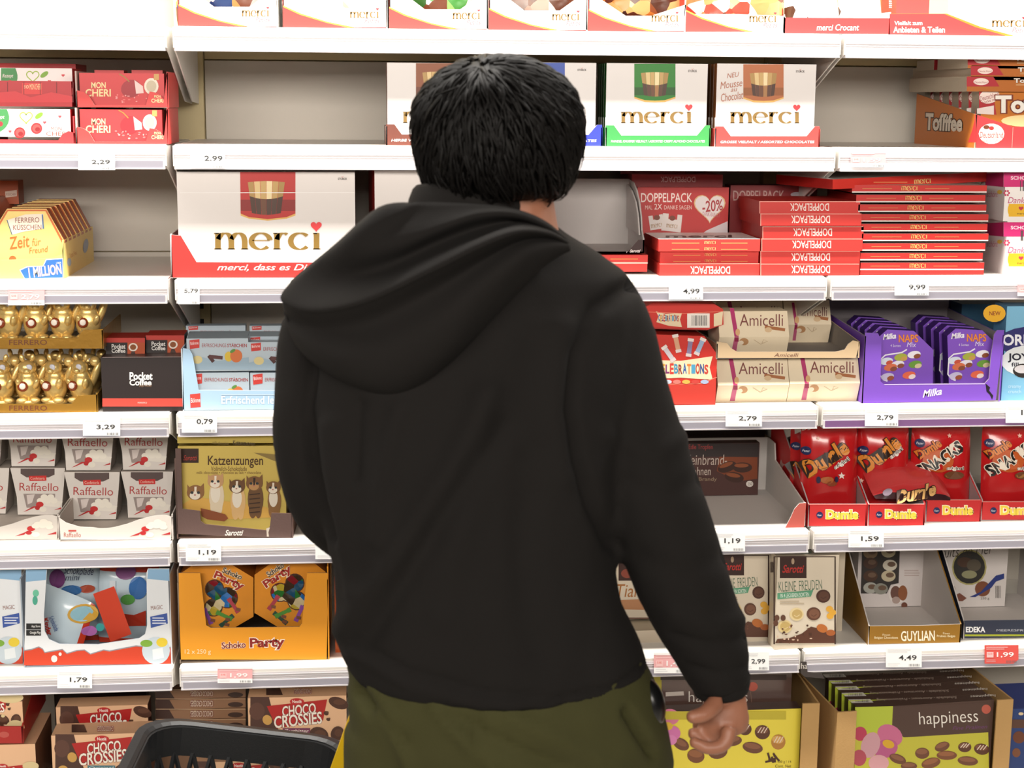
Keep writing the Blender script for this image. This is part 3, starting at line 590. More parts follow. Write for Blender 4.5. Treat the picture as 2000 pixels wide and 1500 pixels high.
# Doppelpack
def dp_end(f, x0, y0, x1, y1): f.T('DOPPELPACK', x0, y0, x1, y1, 'f2ddd6', off=.012, rot=180)
t = flatbox('red double-pack box at the bottom of the low stack', 1288, 1483, 515, 540, .02, .15, z=zz); dp_end(t.front, 1348, 520, 1426, 535); t.front.L([(1288, 515.5), (1483, 515)], 1, 'f0b0a0')
t = flatbox('darker red double praline box in the middle of the low stack', 1289, 1481, 491, 515, .028, .14); f = t.front
for y in (498, 510): f.R(1315, y, 1368, y+1.4, 'd88a4a'); f.R(1408, y, 1460, y+1.4, 'd88a4a'); f.merci(1376, y-3, 1399, y+2, 'e0a860', None)
t = flatbox('red double praline box with white lid on the low stack', 1286, 1484, 467, 491, .016, .15, cols=('d83a34', 'b02c26', 'efe8e6')); f = t.front
for y in (474, 486): f.R(1312, y, 1366, y+1.6, 'e8a060'); f.R(1408, y, 1460, y+1.6, 'e8a060'); f.merci(1375, y-3, 1398, y+2.5, 'ecc080', None)
t.top.T('merci', 1300, 459, 1430, 464, '5a4a44', off=.02)
t = pack('praline_box', 'standing red double-pack box with white heart -20% behind the low stack', 'praline box', 1243, 1421, 366, .18, .05, z=Z_at(458, .24, .18), cols=('b82a2a', '8a1e1e', '9a2222')); f = t.front
f.T('DOPPELPACK', 1252, 377, 1352, 395, 'efdcd6', off=.008); f.T('MAL', 1260, 401, 1274, 409, 'e8c8c0'); f.T('2X', 1278, 398, 1293, 409, 'f0dcd6'); f.T('DANKE SAGEN', 1297, 401, 1351, 409, 'e8c8c0')
f.heart(1386, 404, 33, 'd8b080'); f.heart(1386, 404, 30.5, 'e2d8d8'); f.T('-20%', 1371, 391, 1412, 413, 'a82a30', off=.015, rot=-6, shear=.15); f.T('DANK-RABATT', 1372, 415, 1406, 423, 'b8707a', rot=6)
f.P([(1380, 450), (1421, 432), (1421, 456), (1372, 456)], 'cfc4c8')
for (x0, x1, y0, y1, r) in ((1268, 1296, 420, 448, -8), (1293, 1331, 418, 452, 6)):
    a = math.radians(r); cx, cy = (x0+x1)/2, (y0+y1)/2
    q = [(-.5, -.5), (-.2, -.5), (-.2, -.2), (.25, -.2), (.25, -.5), (.5, -.5), (.5, .5), (-.5, .5)]
    f.P([(cx+(u*(x1-x0))*math.cos(a)-v*(y1-y0)*math.sin(a), cy+u*(x1-x0)*math.sin(a)+v*(y1-y0)*math.cos(a)) for u, v in q], 'dcd2ce'); f.E(cx+1, cy-9, 6, 5, '7a3a2a'); f.merci(cx-11, cy+3, cx+11, cy+10, 'b09070', None, rot=r)
pack('praline_box', 'red box under the standing double-pack box', 'praline box', 1243, 1421, 458, .18, .05, z=zz, h=Z_at(458, .24, .18)-zz, cols=('8a2020', '701818', '701818'))
t = flatbox('flat red double-pack box with painted shade, on top of the standing heart box', 1234, 1411, 341, 365, .19, .16, cols=('8e2024', '6a1618', '7a1c1e')); f = t.front; f.T('DOPPELPACK', 1290, 345, 1358, 356, 'c89a98', rot=180, off=.01)  # shade below the upper shelf is mixed into the reds and lettering
t = flatbox('flat red box with painted shade, uppermost at the back of the third shelf', 1212, 1340, 326, 340, .24, .14, cols=('641418', '4e1012', '5a1214')); t.front.T('DOPPELPACK', 1250, 329, 1285, 333, '8a4a4a', rot=180)  # double-pack red again, deeper shade put into colour and print
ys = [(515, 538), (490, 515), (466, 490), (442, 466), (417, 441), (393, 417)]; xs = [(1485, 1678), (1485, 1679), (1487, 1684), (1489, 1686), (1485, 1682), (1483, 1679)]
PO = ['lowest', 'second from the bottom', 'third from the bottom', 'third from the top', 'second from the top', 'topmost']
for k in range(6):
    t = flatbox('red double-pack box, %s of the stack of six' % PO[k], *xs[k], *ys[k], .016+.004*(k % 2), .17, z=zz if k == 0 else None)
    a = xs[k][0]; m_ = (ys[k][0]+ys[k][1])/2; dp_end(t.front, a+60, m_-8, a+136, m_+7); t.front.L([(a, ys[k][0]+.8), (xs[k][1], ys[k][0]+.8)], 1.2, 'f0b0a0'); t.front.L([(a+.8, ys[k][0]), (a+.8, ys[k][1])], 1.2, 'f0b0a0')
t = pack('praline_box', 'standing red double-pack box with painted shade, behind the stack of six', 'praline box', 1422, 1590, 362, .22, .05, z=zz, cols=('8e2226', '6a1618', '6a1618')); t.front.T('DOPPELPACK', 1432, 372, 1532, 392, 'c8a09a', off=.008); t.front.E(1556, 380, 12, 5, 'b8a8b0')  # shade behind the stack is painted into its red and its letters
nm = ['lowest', 'second', 'third', 'fourth', 'fifth', 'sixth', 'seventh', 'eighth', 'ninth']
xo = [(1680, 1921), (1680, 1919), (1682, 1924), (1683, 1930), (1682, 1928), (1680, 1930), (1676, 1926), (1672, 1924), (1664, 1927)]
for k in range(9):
    y1 = 529-18.9*k; x0, x1 = xo[k]
    t = flatbox('flat red praline box with white base edge, %s of the tall stack' % nm[k], x0, x1, y1-16, y1-1.5, .02, .19, cols=('c42c28', '9a201e', 'b8aca8'), z=zz if k == 0 else None)
    t.front.R(x0, y1-4, x1, y1-1.5, 'e0d6d2'); t.front.merci(x0+96, y1-14, x0+128, y1-6, 'e6b468', None); t.front.R(x0+20, y1-10, x0+78, y1-9, 'd08a50'); t.front.R(x0+143, y1-10, x0+190, y1-9, 'd08a50')
a, b = at(1626, 372, .005), at(1968, 351, .13); rz = math.atan2(b.y-a.y, b.x-a.x); w = math.hypot(b.x-a.x, b.y-a.y)
t = Thing('praline_box', 'shrink-wrapped praline box lying askew on top of the tall stack', 'praline box', (a.x, a.y, zz+.168), rz, 'flat red boxes on the third shelf', mesh('praline_box', boxv(0, w, 0, .2, 0, .019), BF, [mat('cf3a32', .12, coat=.6), mat('a02420', .15), mat('d8d0cc', .2)], [0, 1, 1, 1, 2, 1]))
t.o.rotation_euler = (0, -.028, rz); t.mw = Matrix.LocRotScale(t.o.location, t.o.rotation_euler, None); t.inv = t.mw.inverted()
f = t.face((0, 0, 0), (0, -1, 0)); f.merci(1785, 350, 1818, 358, 'ecc880', None, rot=-4); f.R(1706, 355, 1772, 357, 'dc7a50')
for k in range(2):
    y0, y1 = (432, 531) if k == 0 else (335, 432)
    t = pack('gift_carton', ('lower', 'upper')[k]+' white and pink gift box at the right edge', 'gift box', 1961 if k == 0 else 1959, 2110, y0, .02, .12, z=zz if k == 0 else Z_at(432, .72, .02), cols=('efe9e6', 'ddd6d4', 'c0286a'), group='pink and white gift boxes'); f = t.front; x0 = 1960
    f.R(x0, y0+2, 2110, y0+30, 'cc2a72'); f.T('SCHOKO', x0+14, y0+9, x0+60, y0+16, 'f2dce6', off=.02); f.T('Danke', x0+8, y0+50, x0+48, y0+62, 'c05078', shear=.3); f.R(x0+10, y0+63, 2090, y0+88, 'e8b428'); f.E(x0+14, y0+75, 6, 12, 'e8b428'); f.heart(x0+34, y0+72, 5, 'c03a4a'); f.T('merci', x0+26, y0+80, x0+42, y0+84, '5a3a20')
    for q in range(6): f.E(x0+6+4.5*math.cos(q*1.05), y0+42+4.5*math.sin(q*1.05), 2, 2, 'c03058')
    f = t.left; f.P([(1925, y0+4), (1960, y0+2), (1960, y0+30), (1925, y0+27)], 'b82866'); f.T('schön!', 1928, y0+38, 1950, y0+50, 'c8708a', shear=.3); f.E(1953, y0+40, 5, 4, 'e8c050')
    f.R(1990, y0+17, 2030, y0+40, 'f4f0f0')if 0 else t.front.bars(1992, y0+18, 2020, y0+38, 7, '444444')
# ================================================================== fourth shelf
z4 = ZT[3]
GF = mat('e6c67e', .3, .55, bump=.3, bs=60); GT = mat('b98a3a', .3, .6, bump=.2, bs=50)
def ell(bm, c, r, rot=(0, 0, 0), u=14, v=9):
    from mathutils import Euler
    bmesh.ops.create_uvsphere(bm, u_segments=u, v_segments=v, radius=1, matrix=Matrix.LocRotScale(Vector(c), Euler(rot), Vector(r)))
def bm_mesh(name, bm, mats, smooth=True):
    me = bpy.data.meshes.new(name); bm.to_mesh(me); bm.free()
    for m_ in mats: me.materials.append(m_)
    if smooth:
        for p in me.polygons: p.use_smooth = True
    return me
bm = bmesh.new()
ell(bm, (0, 0, .03), (.020, .017, .031)); ell(bm, (0, -.004, .066), (.0145, .0135, .015)); ell(bm, (0, 0, .048), (.016, .014, .018))
ell(bm, (-.008, .002, .083), (.004, .003, .008), (0, -.2, 0)); ell(bm, (.008, .002, .083), (.004, .003, .008), (0, .2, 0)); ell(bm, (0, -.016, .062), (.006, .006, .005))
ell(bm, (.020, .008, .048), (.007, .009, .030), (0, .35, 0)); ell(bm, (.022, .008, .076), (.009, .009, .010)); ell(bm, (-.012, -.012, .036), (.006, .007, .014), (.5, -.3, 0)); ell(bm, (.012, -.012, .036), (.006, .007, .014), (.5, .3, 0)); ell(bm, (-.010, -.012, .006), (.009, .011, .006)); ell(bm, (.010, -.012, .006), (.009, .011, .006))
bmesh.ops.create_cone(bm, cap_ends=True, segments=16, radius1=.022, radius2=.020, depth=.006, matrix=Matrix.Translation((0, 0, .003)))
bmesh.ops.scale(bm, vec=(1.18, 1.1, 1.02), verts=bm.verts[:])
fig_me = bm_mesh('foil_figure', bm, [GF])
bm = bmesh.new(); ell(bm, (-.009, -.020, .034), (.010, .004, .010)); nut_me = bm_mesh('emblem', bm, [mat('8a3a1c', .25)])
bm = bmesh.new(); ell(bm, (-.009, -.0236, .035), (.006, .0015, .006)); nl_me = bm_mesh('emblem_label', bm, [mat('efe4d8', .4)])
bm = bmesh.new(); ell(bm, (.004, -.0175, .070), (.006, .002, .006)); fl_me = bm_mesh('seal', bm, [mat('c9c9d4', .4)])
def figure(lab, px, Y, z):
    t = Thing('foil_figure', lab, 'chocolate figure', (X_at(px, Y, z), Y, z), random.uniform(-.25, .25), 'gold foil chocolate figures', fig_me)
    for n_, me in (('emblem', nut_me), ('seal', fl_me)): c = link(bpy.data.objects.new(n_, me), t.o)
    link(bpy.data.objects.new('emblem_label', nl_me), t.o.children[0]); return t
def gtray(lab, z, x1, yb, yt, words, Y, dark=0):
    t = tray('foil_tray', lab, [(-60, yb), (x1, yb), (x1, yt-18), (x1-38, yt-16), (x1-50, yt), (-60, yt)], Y, .22, z=z, out=GT, ins=mat('9a7430', .4, .6), sides=[(0, 0), (.22, 0), (.22, .035), (0, .035)], group='gold trays of foil figures')
    t.front.T(words, 18, yt+3, 92, yt+13, '6a3418', off=.005); 
    t.box('plastic_insert', t.x0+.004, t.x1-.004, .004, .21, .0025, .012, [matglass('d8d0c0', .35)]); return t
zu = Z_at(683, -.72, .012)
gtray('lower gold tray with foil figures', z4, 190, 802, 786, 'FERRERO', .010); gtray('upper gold tray stacked over the lower one', zu, 201, 684, 664, 'FERRERO', .014)
PF = ['leftmost', 'second', 'third', 'fourth']
for k, px in enumerate([5, 57, 109, 160]): figure('gold foil figure, %s of the lower tray' % PF[k], px, .05, z4+.013)
for k, px in enumerate([20, 72, 124, 174]): figure('gold foil figure, %s of the upper tray' % PF[k], px, .05, zu+.013)
for k, px in enumerate([34, 84, 132, 176]): figure('gold foil figure in the second rank of the lower tray, %s' % PF[k], px, .12, z4+.013)
# pocket coffee
t = pack('coffee_carton', 'black coffee carton front with red foot', 'coffee box', 201, 357, 697, .012, .16, row=3, cols=('241a1a', '1a1212', '3a2420')); f = t.front
f.R(200, 778, 358, 794, 'c8463a'); f.T('FERRERO', 269, 785, 287, 788, 'e8c8c0'); f.T('Pocket', 253, 727, 298, 742, 'f2eeea', off=.03); f.T('Coffee', 253, 741, 296, 753, 'f2eeea', off=.03); f.T('espresso', 272, 752, 296, 757, '8a6a50', shear=.3); f.L([(200.5, 698), (357, 697)], 1, '8a7a78')
for k, (x0, x1, y0) in enumerate([(207, 283, 660), (285, 360, 655)]):
    z = z4+t.h; tt = pack('coffee_pack', ['left', 'right'][k]+' small black and red coffee pack standing behind the black panel', 'coffee box', x0, x1, y0, .05+.01*k, .07, z=z, h=None, cols=('221818', '3a1a14', 'b02a22')); f = tt.front
    f.R(x0, y0, x1, y0+9, 'b83228'); f.T('Pocket', x0+11, y0+12, x0+38, y0+21, 'e8e4e0', off=.02); f.T('Coffee', x0+11, y0+21, x0+38, y0+29, 'e8e4e0', off=.02); f.R(x0+42, y0+9, x1, y0+45, 'b0481c'); f.E(x0+53, y0+18, 9, 8, 'e8dcd0'); f.E(x0+53, y0+18, 6, 5.5, '8a4a1c'); f.P([(x0+50, y0+26), (x0+56, y0+26), (x0+62, y0+44), (x0+44, y0+44)], '3a1c10')
    tt.top.T('Pocket Coffee', x0+16, y0-11, x0+60, y0-5, 'd88a70')if 0 else None
# Erfrischungsstaebchen
BLU = 'a8c8e4'
def sticks(lab, x0, x1, y0, y1, Y, z, bright=1):
    t = pack('sweet_sticks_box', lab, 'sweets box', x0, x1, y0, Y, .03, z=z, h=None, cols=('b6c4cf', '94a8b8', 'aab8c4'), group='pale blue sweet sticks boxes'); f = t.front; w, h = x1-x0, y1-y0; u = w/122
    f.T('ERFRISCHUNGS', x0+29*u, y0+10, x0+77*u, y0+17, 'a03a34'); f.T('STÄBCHEN', x0+79*u, y0+9, x0+118*u, y0+17, 'a02a2a', off=.015); f.P([(x0+4*u, y0+.06*h), (x0+24*u, y0+.02*h), (x0+24*u, y0+.3*h), (x0+5*u, y0+.34*h)], 'c83a34'); f.T('Böhme', x0+6*u, y0+.1*h, x0+22*u, y0+.2*h, 'f0e4e4', rot=-6)
    if h > 45:
        f.P([(x0, y1), (x0, y0+.75*h), (x0+30*u, y0+.6*h), (x0+60*u, y0+.72*h), (x1, y0+.6*h), (x1, y1)], '9ab2c4')
        f.L([(x0+42*u, y0+.55*h), (x0+52*u, y0+.75*h)], 7*u, '4a2a2a'); f.L([(x0+44*u, y0+.58*h), (x0+70*u, y0+.62*h)], 7*u, '5a3434'); f.E(x0+82*u, y0+.58*h, 8*u, 10*u, 'd8b840'); f.E(x0+97*u, y0+.56*h, 12*u, 13*u, 'd0703c'); f.E(x0+90*u, y0+.4*h, 6*u, 3*u, '5a8a3a', rot=-30); f.E(x0+20*u, y0+.68*h, 10*u, 8*u, 'd8c890')
    return t
zs1 = z4+.004
for c, (x0, x1) in enumerate([(372, 488), (490, 606)]):
    cn = ('left', 'right')[c]
    sticks('%s lower pale blue sticks box behind the blue front panel' % cn, x0, x1, 728, 797, .02, zs1); zq = zs1+.071
    sticks('%s upper pale blue sticks box with fruit picture' % cn, x0-6+2*c, x1-2+2*c, 661 if c == 0 else 668, 722, .02, zq)
    sticks('%s rear sticks box in shade at the back' % cn, x0-8+6*c, x1-8+6*c, 636, 662, .2, zs1+.1)
    for k in range(3): sticks('%s upper sticks box, %s rank' % (cn, ('second', 'third', 'fourth')[k]), x0-5+k, x1-3+k, 657-3*k, 700, .055+.035*k, zq)
t = tray('sticks_carton', 'pale blue display carton with a red logo at its lower left', [(357, 797), (620, 797), (620, 676), (604, 676), (590, 760), (388, 759), (376, 690), (370, 679), (357, 677)], .010, .30, row=3, out=BLU, ins=mat('c2d2de', .6), sides=[(0, 0), (.3, 0), (.3, .12), (0, .12)])
f = t.front; f.P([(371, 767), (391, 765), (392, 792), (372, 794)], 'c84038'); f.T('Böhme', 373, 774, 391, 783, 'f2e8e8', rot=-4); f.T('Erfrischend lecker', 432, 770, 570, 786, 'd6e4ee', off=.02); f.R(432, 767, 610, 768.5, 'c4d8e8')
# Celebrations
RC = mat('cb2f26', .38)
t = Thing('sweets_carton', 'red mixed sweets box lying on top with barcode', 'sweets box', (X_at(1335, .03, z4+.142), .03, z4+.146), -.04)
pr = [t.loc2(*q) for q in [(1258, 648), (1380, 651), (1413, 640), (1412, 610), (1395, 600), (1275, 597), (1258, 607)]]; dz = min(p[1] for p in pr); V, F = prismv([(x, z-dz) for x, z in pr], 0, .16); t.part('box_body', V, F, [RC]); f = t.face((0, 0, 0), (0, -1, 0))
CEL = ['3a6ab8', 'd8a03c', '7a2a6a', 'c83a30', '3a8ab0', '8a2c22', '2a5aa0', 'd87a30', '4a9ac0', 'b83a2c', '2a4a8a', 'c03a30']
def celeb(f, x0, y0, x1, y1):
    s = 'CELEBRATIONS'; w = (x1-x0)/12
    for i, ch in enumerate(s): f.T(ch, x0+i*w, y0+(i % 3-1)*1.2, x0+(i+.92)*w, y1+(i % 2)*1.2, CEL[i], off=.035)
f.P([(1281, 608), (1300, 613), (1332, 611), (1328, 624), (1332, 639), (1305, 636), (1282, 629), (1286, 618)], 'e8d4b0'); celeb(f, 1286, 615, 1326, 627); f.R(1342, 612, 1386, 640, 'f0e8e0'); f.bars(1350, 616, 1382, 636, 16, '4a4a4a'); f.P([(1394, 613), (1412, 608), (1410, 634), (1394, 638)], 'e8d4b0'); f.L([(1258, 609), (1340, 612), (1412, 608)], 1.2, 'e87a60'); f.L([(1262, 640), (1380, 644)], 1.0, '8a1c18')
t = slab('sweets_carton', 'red mixed sweets box with clown-coloured lettering beside the man’s arm', 'sweets box', [(1260, 788), (1397, 788), (1401, 690), (1376, 654), (1260, 650)], .012, .13, row=3, cols=(RC, 'a8241c')); f = t.front
f.P([(1258, 700), (1330, 702), (1392, 693), (1386, 715), (1392, 739), (1330, 735), (1258, 738), (1264, 718)], 'ead8b4'); celeb(f, 1283, 708, 1384, 727); f.L([(1290, 747), (1340, 748), (1370, 746), (1400, 734)], 1.6, 'e88a70'); f.P([(1250, 749), (1372, 747), (1398, 735), (1397, 787), (1250, 787)], 'c8382c')
for (x, y, a, c) in ((1322, 668, -12, 'd8a080'), (1347, 676, 8, '8a7aa0'), (1367, 674, 24, '9ab0d0'), (1306, 688, -35, 'c8c0c8')):
    dx, dy = math.sin(math.radians(a)), math.cos(math.radians(a)); f.L([(x+13*dx, y-13*dy), (x-13*dx, y+13*dy)], 9, c); f.L([(x+18*dx, y-18*dy), (x+12*dx, y-12*dy)], 12, 'e8dcd8'); f.L([(x-18*dx, y+18*dy), (x-12*dx, y+12*dy)], 11, 'd8c8c8')
for k in range(5): f.E(1304+k*18, 743, 8, 4, ('c8d0e0', 'd87a70', 'e0b050', 'c84038', 'a8b8d8')[k])
# Amicelli
AM = mat('ead9bc', .4, var=.06, vs=20); AMT = mat('cbb08c', .5)
def amicelli(lab, x0, x1, y0, ym, yb, Y, z, dim=0):
    xm = (x0+x1)/2; t = Thing('wafer_box', lab, 'wafer box', (X_at(xm, Y, z), Y, z), 0, 'beige hexagonal wafer boxes')
    a = X_at(x0, Y, z)-t.o.location.x; b = X_at(x1, Y, z)-t.o.location.x; zm = Z_at(ym, t.o.location.x, Y)-z; zt = zm+.048; s_ = .022
    prof = [(0, zm), (s_*.8, 0), (.10-s_*.8, 0), (.10, zm), (.10-s_, zt), (s_, zt)]
    t.yz('box_body', prof, a, b, [AM]); fu = t.face((0, 0, zm), (0, -(zt-zm), s_)); fl = t.face((0, 0, zm), (0, -zm, -s_*.8)); w = x1-x0
    fu.P([(x0+.155*w, y0+1), (x0+.215*w, y0+1), (x0+.285*w, ym), (x0+.225*w, ym)], 'b02a68'); fl.P([(x0+.225*w, ym), (x0+.285*w, ym), (x0+.245*w, yb), (x0+.175*w, yb)], 'b85a7c'); fl.R(x0+.225*w, ym+1, x0+.285*w, ym+9, '901c48'); fu.E(x0+.27*w, ym-9, 4.5, 7, 'd8a878')
    fu.T('Amicelli', x0+.3*w, y0+.22*(ym-y0), x0+.92*w, y0+.63*(ym-y0), '7a3c38', off=-.004); fu.L([(x0+.66*w, y0+.66*(ym-y0)), (x0+.95*w, y0+.76*(ym-y0))], 6, 'a8683c'); fu.E(x0+.71*w, y0+.76*(ym-y0), 7, 5, 'd8b890')
    fu.P([(x0+.45*w, ym), (x0+.6*w, y0+.8*(ym-y0)), (x0+.98*w, y0+.7*(ym-y0)), (x1-1, ym)], 'e8c698')if 0 else None
    fl.E(x0+.36*w, ym+9, 9, 7, 'b88a60'); fl.E(x0+.32*w, ym+11, 5, 4, 'ead8c0')
    fl.L([(x0+.5*w, ym+5), (x0+.6*w, ym+14), (x0+.7*w, ym+8), (x0+.64*w, ym+5), (x0+.62*w, ym+12)], 1.0, 'c0a888'); return t
amicelli('beige wafer box, lower left one on the shelf', 1401, 1540, 696, 752, 783, .02, z4); amicelli('beige wafer box, lower right one beside the violet carton', 1541, 1678, 694, 749, 781, .02, z4)
zt4 = z4+.092
amicelli('beige wafer box in front in the upper beige tray', 1404, 1540, 601, 658, 690, .02, zt4+.003); amicelli('shaded wafer box at the back right of the upper tray', 1532, 1622, 590, 634, 665, .17, zt4+.003)
amicelli('shaded wafer box at the back left of the upper tray', 1400, 1530, 588, 634, 665, .17, zt4+.003)
t = tray('wafer_tray', 'shallow beige wafer tray with rising right corner', [(1400, 691), (1672, 691), (1680, 660), (1666, 657), (1657, 664), (1650, 675), (1632, 679), (1440, 679), (1428, 672), (1420, 662), (1400, 659)], .008, .29, z=zt4, out=AMT, ins=mat('8f8780', .8), sides=[(0, 0), (.29, 0), (.29, .03), (0, .03)], sideR=[(0, 0), (.29, 0), (.29, .055), (0, .032)], back=.05)
t.front.T('Amicelli', 1512, 682, 1560, 689, '6a3a2c', shear=.25)
# Milka
PU = mat('7c4fc0', .42, var=.04); PD = '4a2a80'
def naps(lab, x0, Y, z):
    o = [(2, 781), (102, 781), (104, 686), (66, 649), (14, 646), (-2, 660)]
    t = slab('chocolate_pack', lab, 'chocolate box', [(x0+a, b) for a, b in o], Y, .03, z=z, cols=('8152c4', PD), group='violet chocolate boxes'); f = t.front
    f.T('Milka', x0+5, 654, x0+31, 665, 'f2eef8', off=.03, shear=.35, rot=-6); f.T('NAPS', x0+36, 656, x0+74, 671, 'e88a3c', off=.02, out='a04a28', ow=.02); f.T('Mix', x0+52, 671, x0+70, 680, 'e0d4f0', shear=.2); f.T('4 Sorten', x0+20, 675, x0+40, 680, 'e0d4f0')
    f.L([(x0+52, 685), (x0+42, 691), (x0+10, 696), (x0+1, 704), (x0-1, 735), (x0+6, 744), (x0+14, 747)], 2.6, 'f0ecf6')
    for (u, v, c1, c2) in ((12, 708, 'd8e0f0', 'c8503c'), (34, 714, 'e8e4f4', '8a4a34'), (20, 720, 'd8704a', '8a4a34'), (40, 700, 'a8b040', 'c8a050'), (66, 695, 'f0ecf6', '8a4a2c'), (68, 714, '6a9a3a', 'd8c8a0'), (56, 735, 'e86a4a', 'f0dcd8'), (14, 738, 'c8c0e0', '9a5030')):
        f.E(x0+u, v, 13, 7, c1, rot=-10); f.E(x0+u+6, v+3, 7, 4.5, c2, rot=-15)
    return t
for c, x0 in enumerate((1719, 1852)):
    t = naps(('left', 'right')[c]+' front violet chocolate box in the violet carton', x0, .03, z4+.004)
    for k in range(4): twin(t, dy=.045*(k+1), label='%s violet chocolate box, %s rank in the violet carton' % (('left', 'right')[c], ('second','third','fourth','fifth')[k]))
t = tray('chocolate_display_carton', 'violet display carton with torn right front corner', [(1683, 783), (1945, 777), (1962, 640), (1948, 640), (1942, 648), (1936, 690), (1932, 735), (1924, 744), (1727, 746), (1720, 740), (1722, 660), (1715, 646), (1690, 645)], .010, .3, row=3, out=PU, ins=mat('9c9498', .8), sides=[(0, 0), (.3, 0), (.3, .15), (0, .135)], back=.17)
t.front.T('Milka', 1801, 755, 1840, 769, 'ece6f6', off=.02, shear=.45, rot=-9); t.front.P([(1925, 744), (1934, 752), (1932, 758), (1940, 768), (1938, 776), (1933, 766), (1927, 760)], '1a1020'); t.front.L([(1728, 746.5), (1924, 745)], 1.3, 'c8b4e8')
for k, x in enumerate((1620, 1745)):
    t = pack('chocolate_pack', ['left', 'right'][k]+' violet box with painted shade at the back behind the violet carton', 'chocolate box', x, x+120, 586, .33, .06, row=3, cols=('2a1a44', '1a1030', '1a1030'), group='violet chocolate boxes'); t.front.T('Milka', x+30, 596, x+70, 606, '4a3a6a')  # pack violet and white logo darkened to carry the shade at the back
# Oreo
t = pack('biscuit_box', 'light blue biscuit box with round dark badge at the right edge of the fourth shelf', 'biscuit box', 1955, 2090, 598, .02, .06, row=3, cols=('7ab4d4', '5a90b4', '5a90b4')); f = t.front
f.E(2012, 668, 62, 30, '2c2a6a'); f.T('OREO', 1958, 653, 2035, 675, 'e8e8f0', off=.03); f.E(2005, 705, 50, 30, 'e0e4e8'); f.T('JOY', 1968, 690, 2010, 708, '1c1c30', off=.03); f.T('fills', 1975, 708, 1996, 716, '1c1c30', off=.02); f.P([(1946, 700), (1962, 722), (1985, 728), (2010, 745), (2060, 750), (2060, 700), (1990, 732)], '20224a')if 0 else None
f.E(2000, 724, 22, 14, '2a2422'); f.E(1996, 721, 15, 8, 'd0ccd0'); f.T('creamy', 1969, 753, 1994, 760, 'b8d4e4'); f.T('crunch', 1969, 761, 1994, 768, 'b8d4e4'); f.E(1942, 612, 22, 17, 'e0a828'); f.T('NEW', 1932, 608, 1954, 616, '8a3a20', off=.02)
t = pack('biscuit_box', 'darker blue biscuit box behind at the right end of the fourth shelf', 'biscuit box', 1870, 1960, 594, .24, .06, row=3, cols=('3c6a8a', '2a4a60', '2a4a60'))
# ================================================================== fifth shelf
z5 = ZT[4]; RW = mat('ddd6d0', .5)
def raff(lab, x0, x1, y0, y1, Y, z):
    w, h = x1-x0, y1-y0
    poly = [(x0, y0), (x1, y0), (x1-.02*w, y0+.35*h), (x1-.07*w, y1), (x0+.14*w, y1), (x0+.12*w, y0+.62*h), (x0+.05*w, y0+.25*h)]
    t = slab('coconut_praline_box', lab, 'praline box', poly, Y, .075, z=z, cols=(RW, 'b8aea6'), group='white coconut praline boxes'); f = t.front
    f.P([(x0+.19*w, y0+1), (x0+.81*w, y0+1), (x0+.81*w, y0+.14*h), (x0+.7*w, y0+.2*h), (x0+.3*w, y0+.2*h), (x0+.19*w, y0+.12*h)], '5a4a48'); f.P([(x0+.34*w, y0+.17*h), (x0+.66*w, y0+.16*h), (x0+.66*w, y0+.27*h), (x0+.35*w, y0+.275*h)], 'cc2c2a'); f.T('Confetteria', x0+.37*w, y0+.19*h, x0+.63*w, y0+.25*h, 'f0c8b8')
    f.T('Raffaello', x0+.17*w, y0+.32*h, x0+.88*w, y0+.49*h, 'b03030', off=-.004, rot=1)
    f.P([(x0+.24*w, y0+.55*h), (x0+.82*w, y0+.55*h), (x0+.82*w, y0+.62*h), (x0+.5*w, y0+.85*h), (x0+.3*w, y0+.85*h)], '9a8c88'); f.P([(x0+.3*w, y0+.58*h), (x0+.45*w, y0+.56*h), (x0+.4*w, y0+.74*h), (x0+.32*w, y0+.78*h)], 'd8ccc8')
    f.P([(x0+.48*w, y0+.8*h), (x0+.62*w, y0+.66*h), (x0+.96*w, y0+.72*h), (x0+.9*w, y0+.84*h)], 'e8e2d8')
    for (u, v) in ((.62, .62), (.74, .62), (.68, .7), (.55, .7), (.8, .7)): f.E(x0+u*w, y0+v*h, .065*w, .06*h, 'eee8dc')
    f.E(x0+.54*w, y0+.78*h, .07*w, .06*h, 'c42a2c'); f.E(x0+.5*w, y0+.85*h, .05*w, .05*h, 'b82428'); f.P([(x0+.5*w, y0+.82*h), (x0+.3*w, y0+.92*h), (x0+.24*w, y0+.94*h), (x0+.42*w, y0+.82*h)], 'b82428'); f.P([(x0+.8*w, y0+.9*h), (x0+.93*w, y0+.84*h), (x0+.93*w, y0+.88*h)], 'b82428'); f.E(x0+.6*w, y0+.88*h, .065*w, .06*h, 'e8e2d6')
    return t
lo = [(-85, 18, 915, 1004), (20, 127, 915, 1006), (125, 234, 923, 1015), (236, 338, 922, 1012)]; up = [(-95, 6, 838, 914), (8, 114, 836, 914), (114, 223, 838, 918), (226, 330, 838, 918)]
RN = ['cut off by the left frame edge', 'in the second column', 'in the third column', 'in the right column']
for k in range(4):
    Yk = Y_on((lo[k][0]+lo[k][1])/2, lo[k][3], z5+.004)
    t = raff('white coconut praline box %s, lower layer' % RN[k], *lo[k], Yk, z5+.004); raff('white coconut praline box %s, upper layer' % RN[k], up[k][0], up[k][1], up[k][2]-12, up[k][3], Yk+.006, z5+.004+t.h+.001)
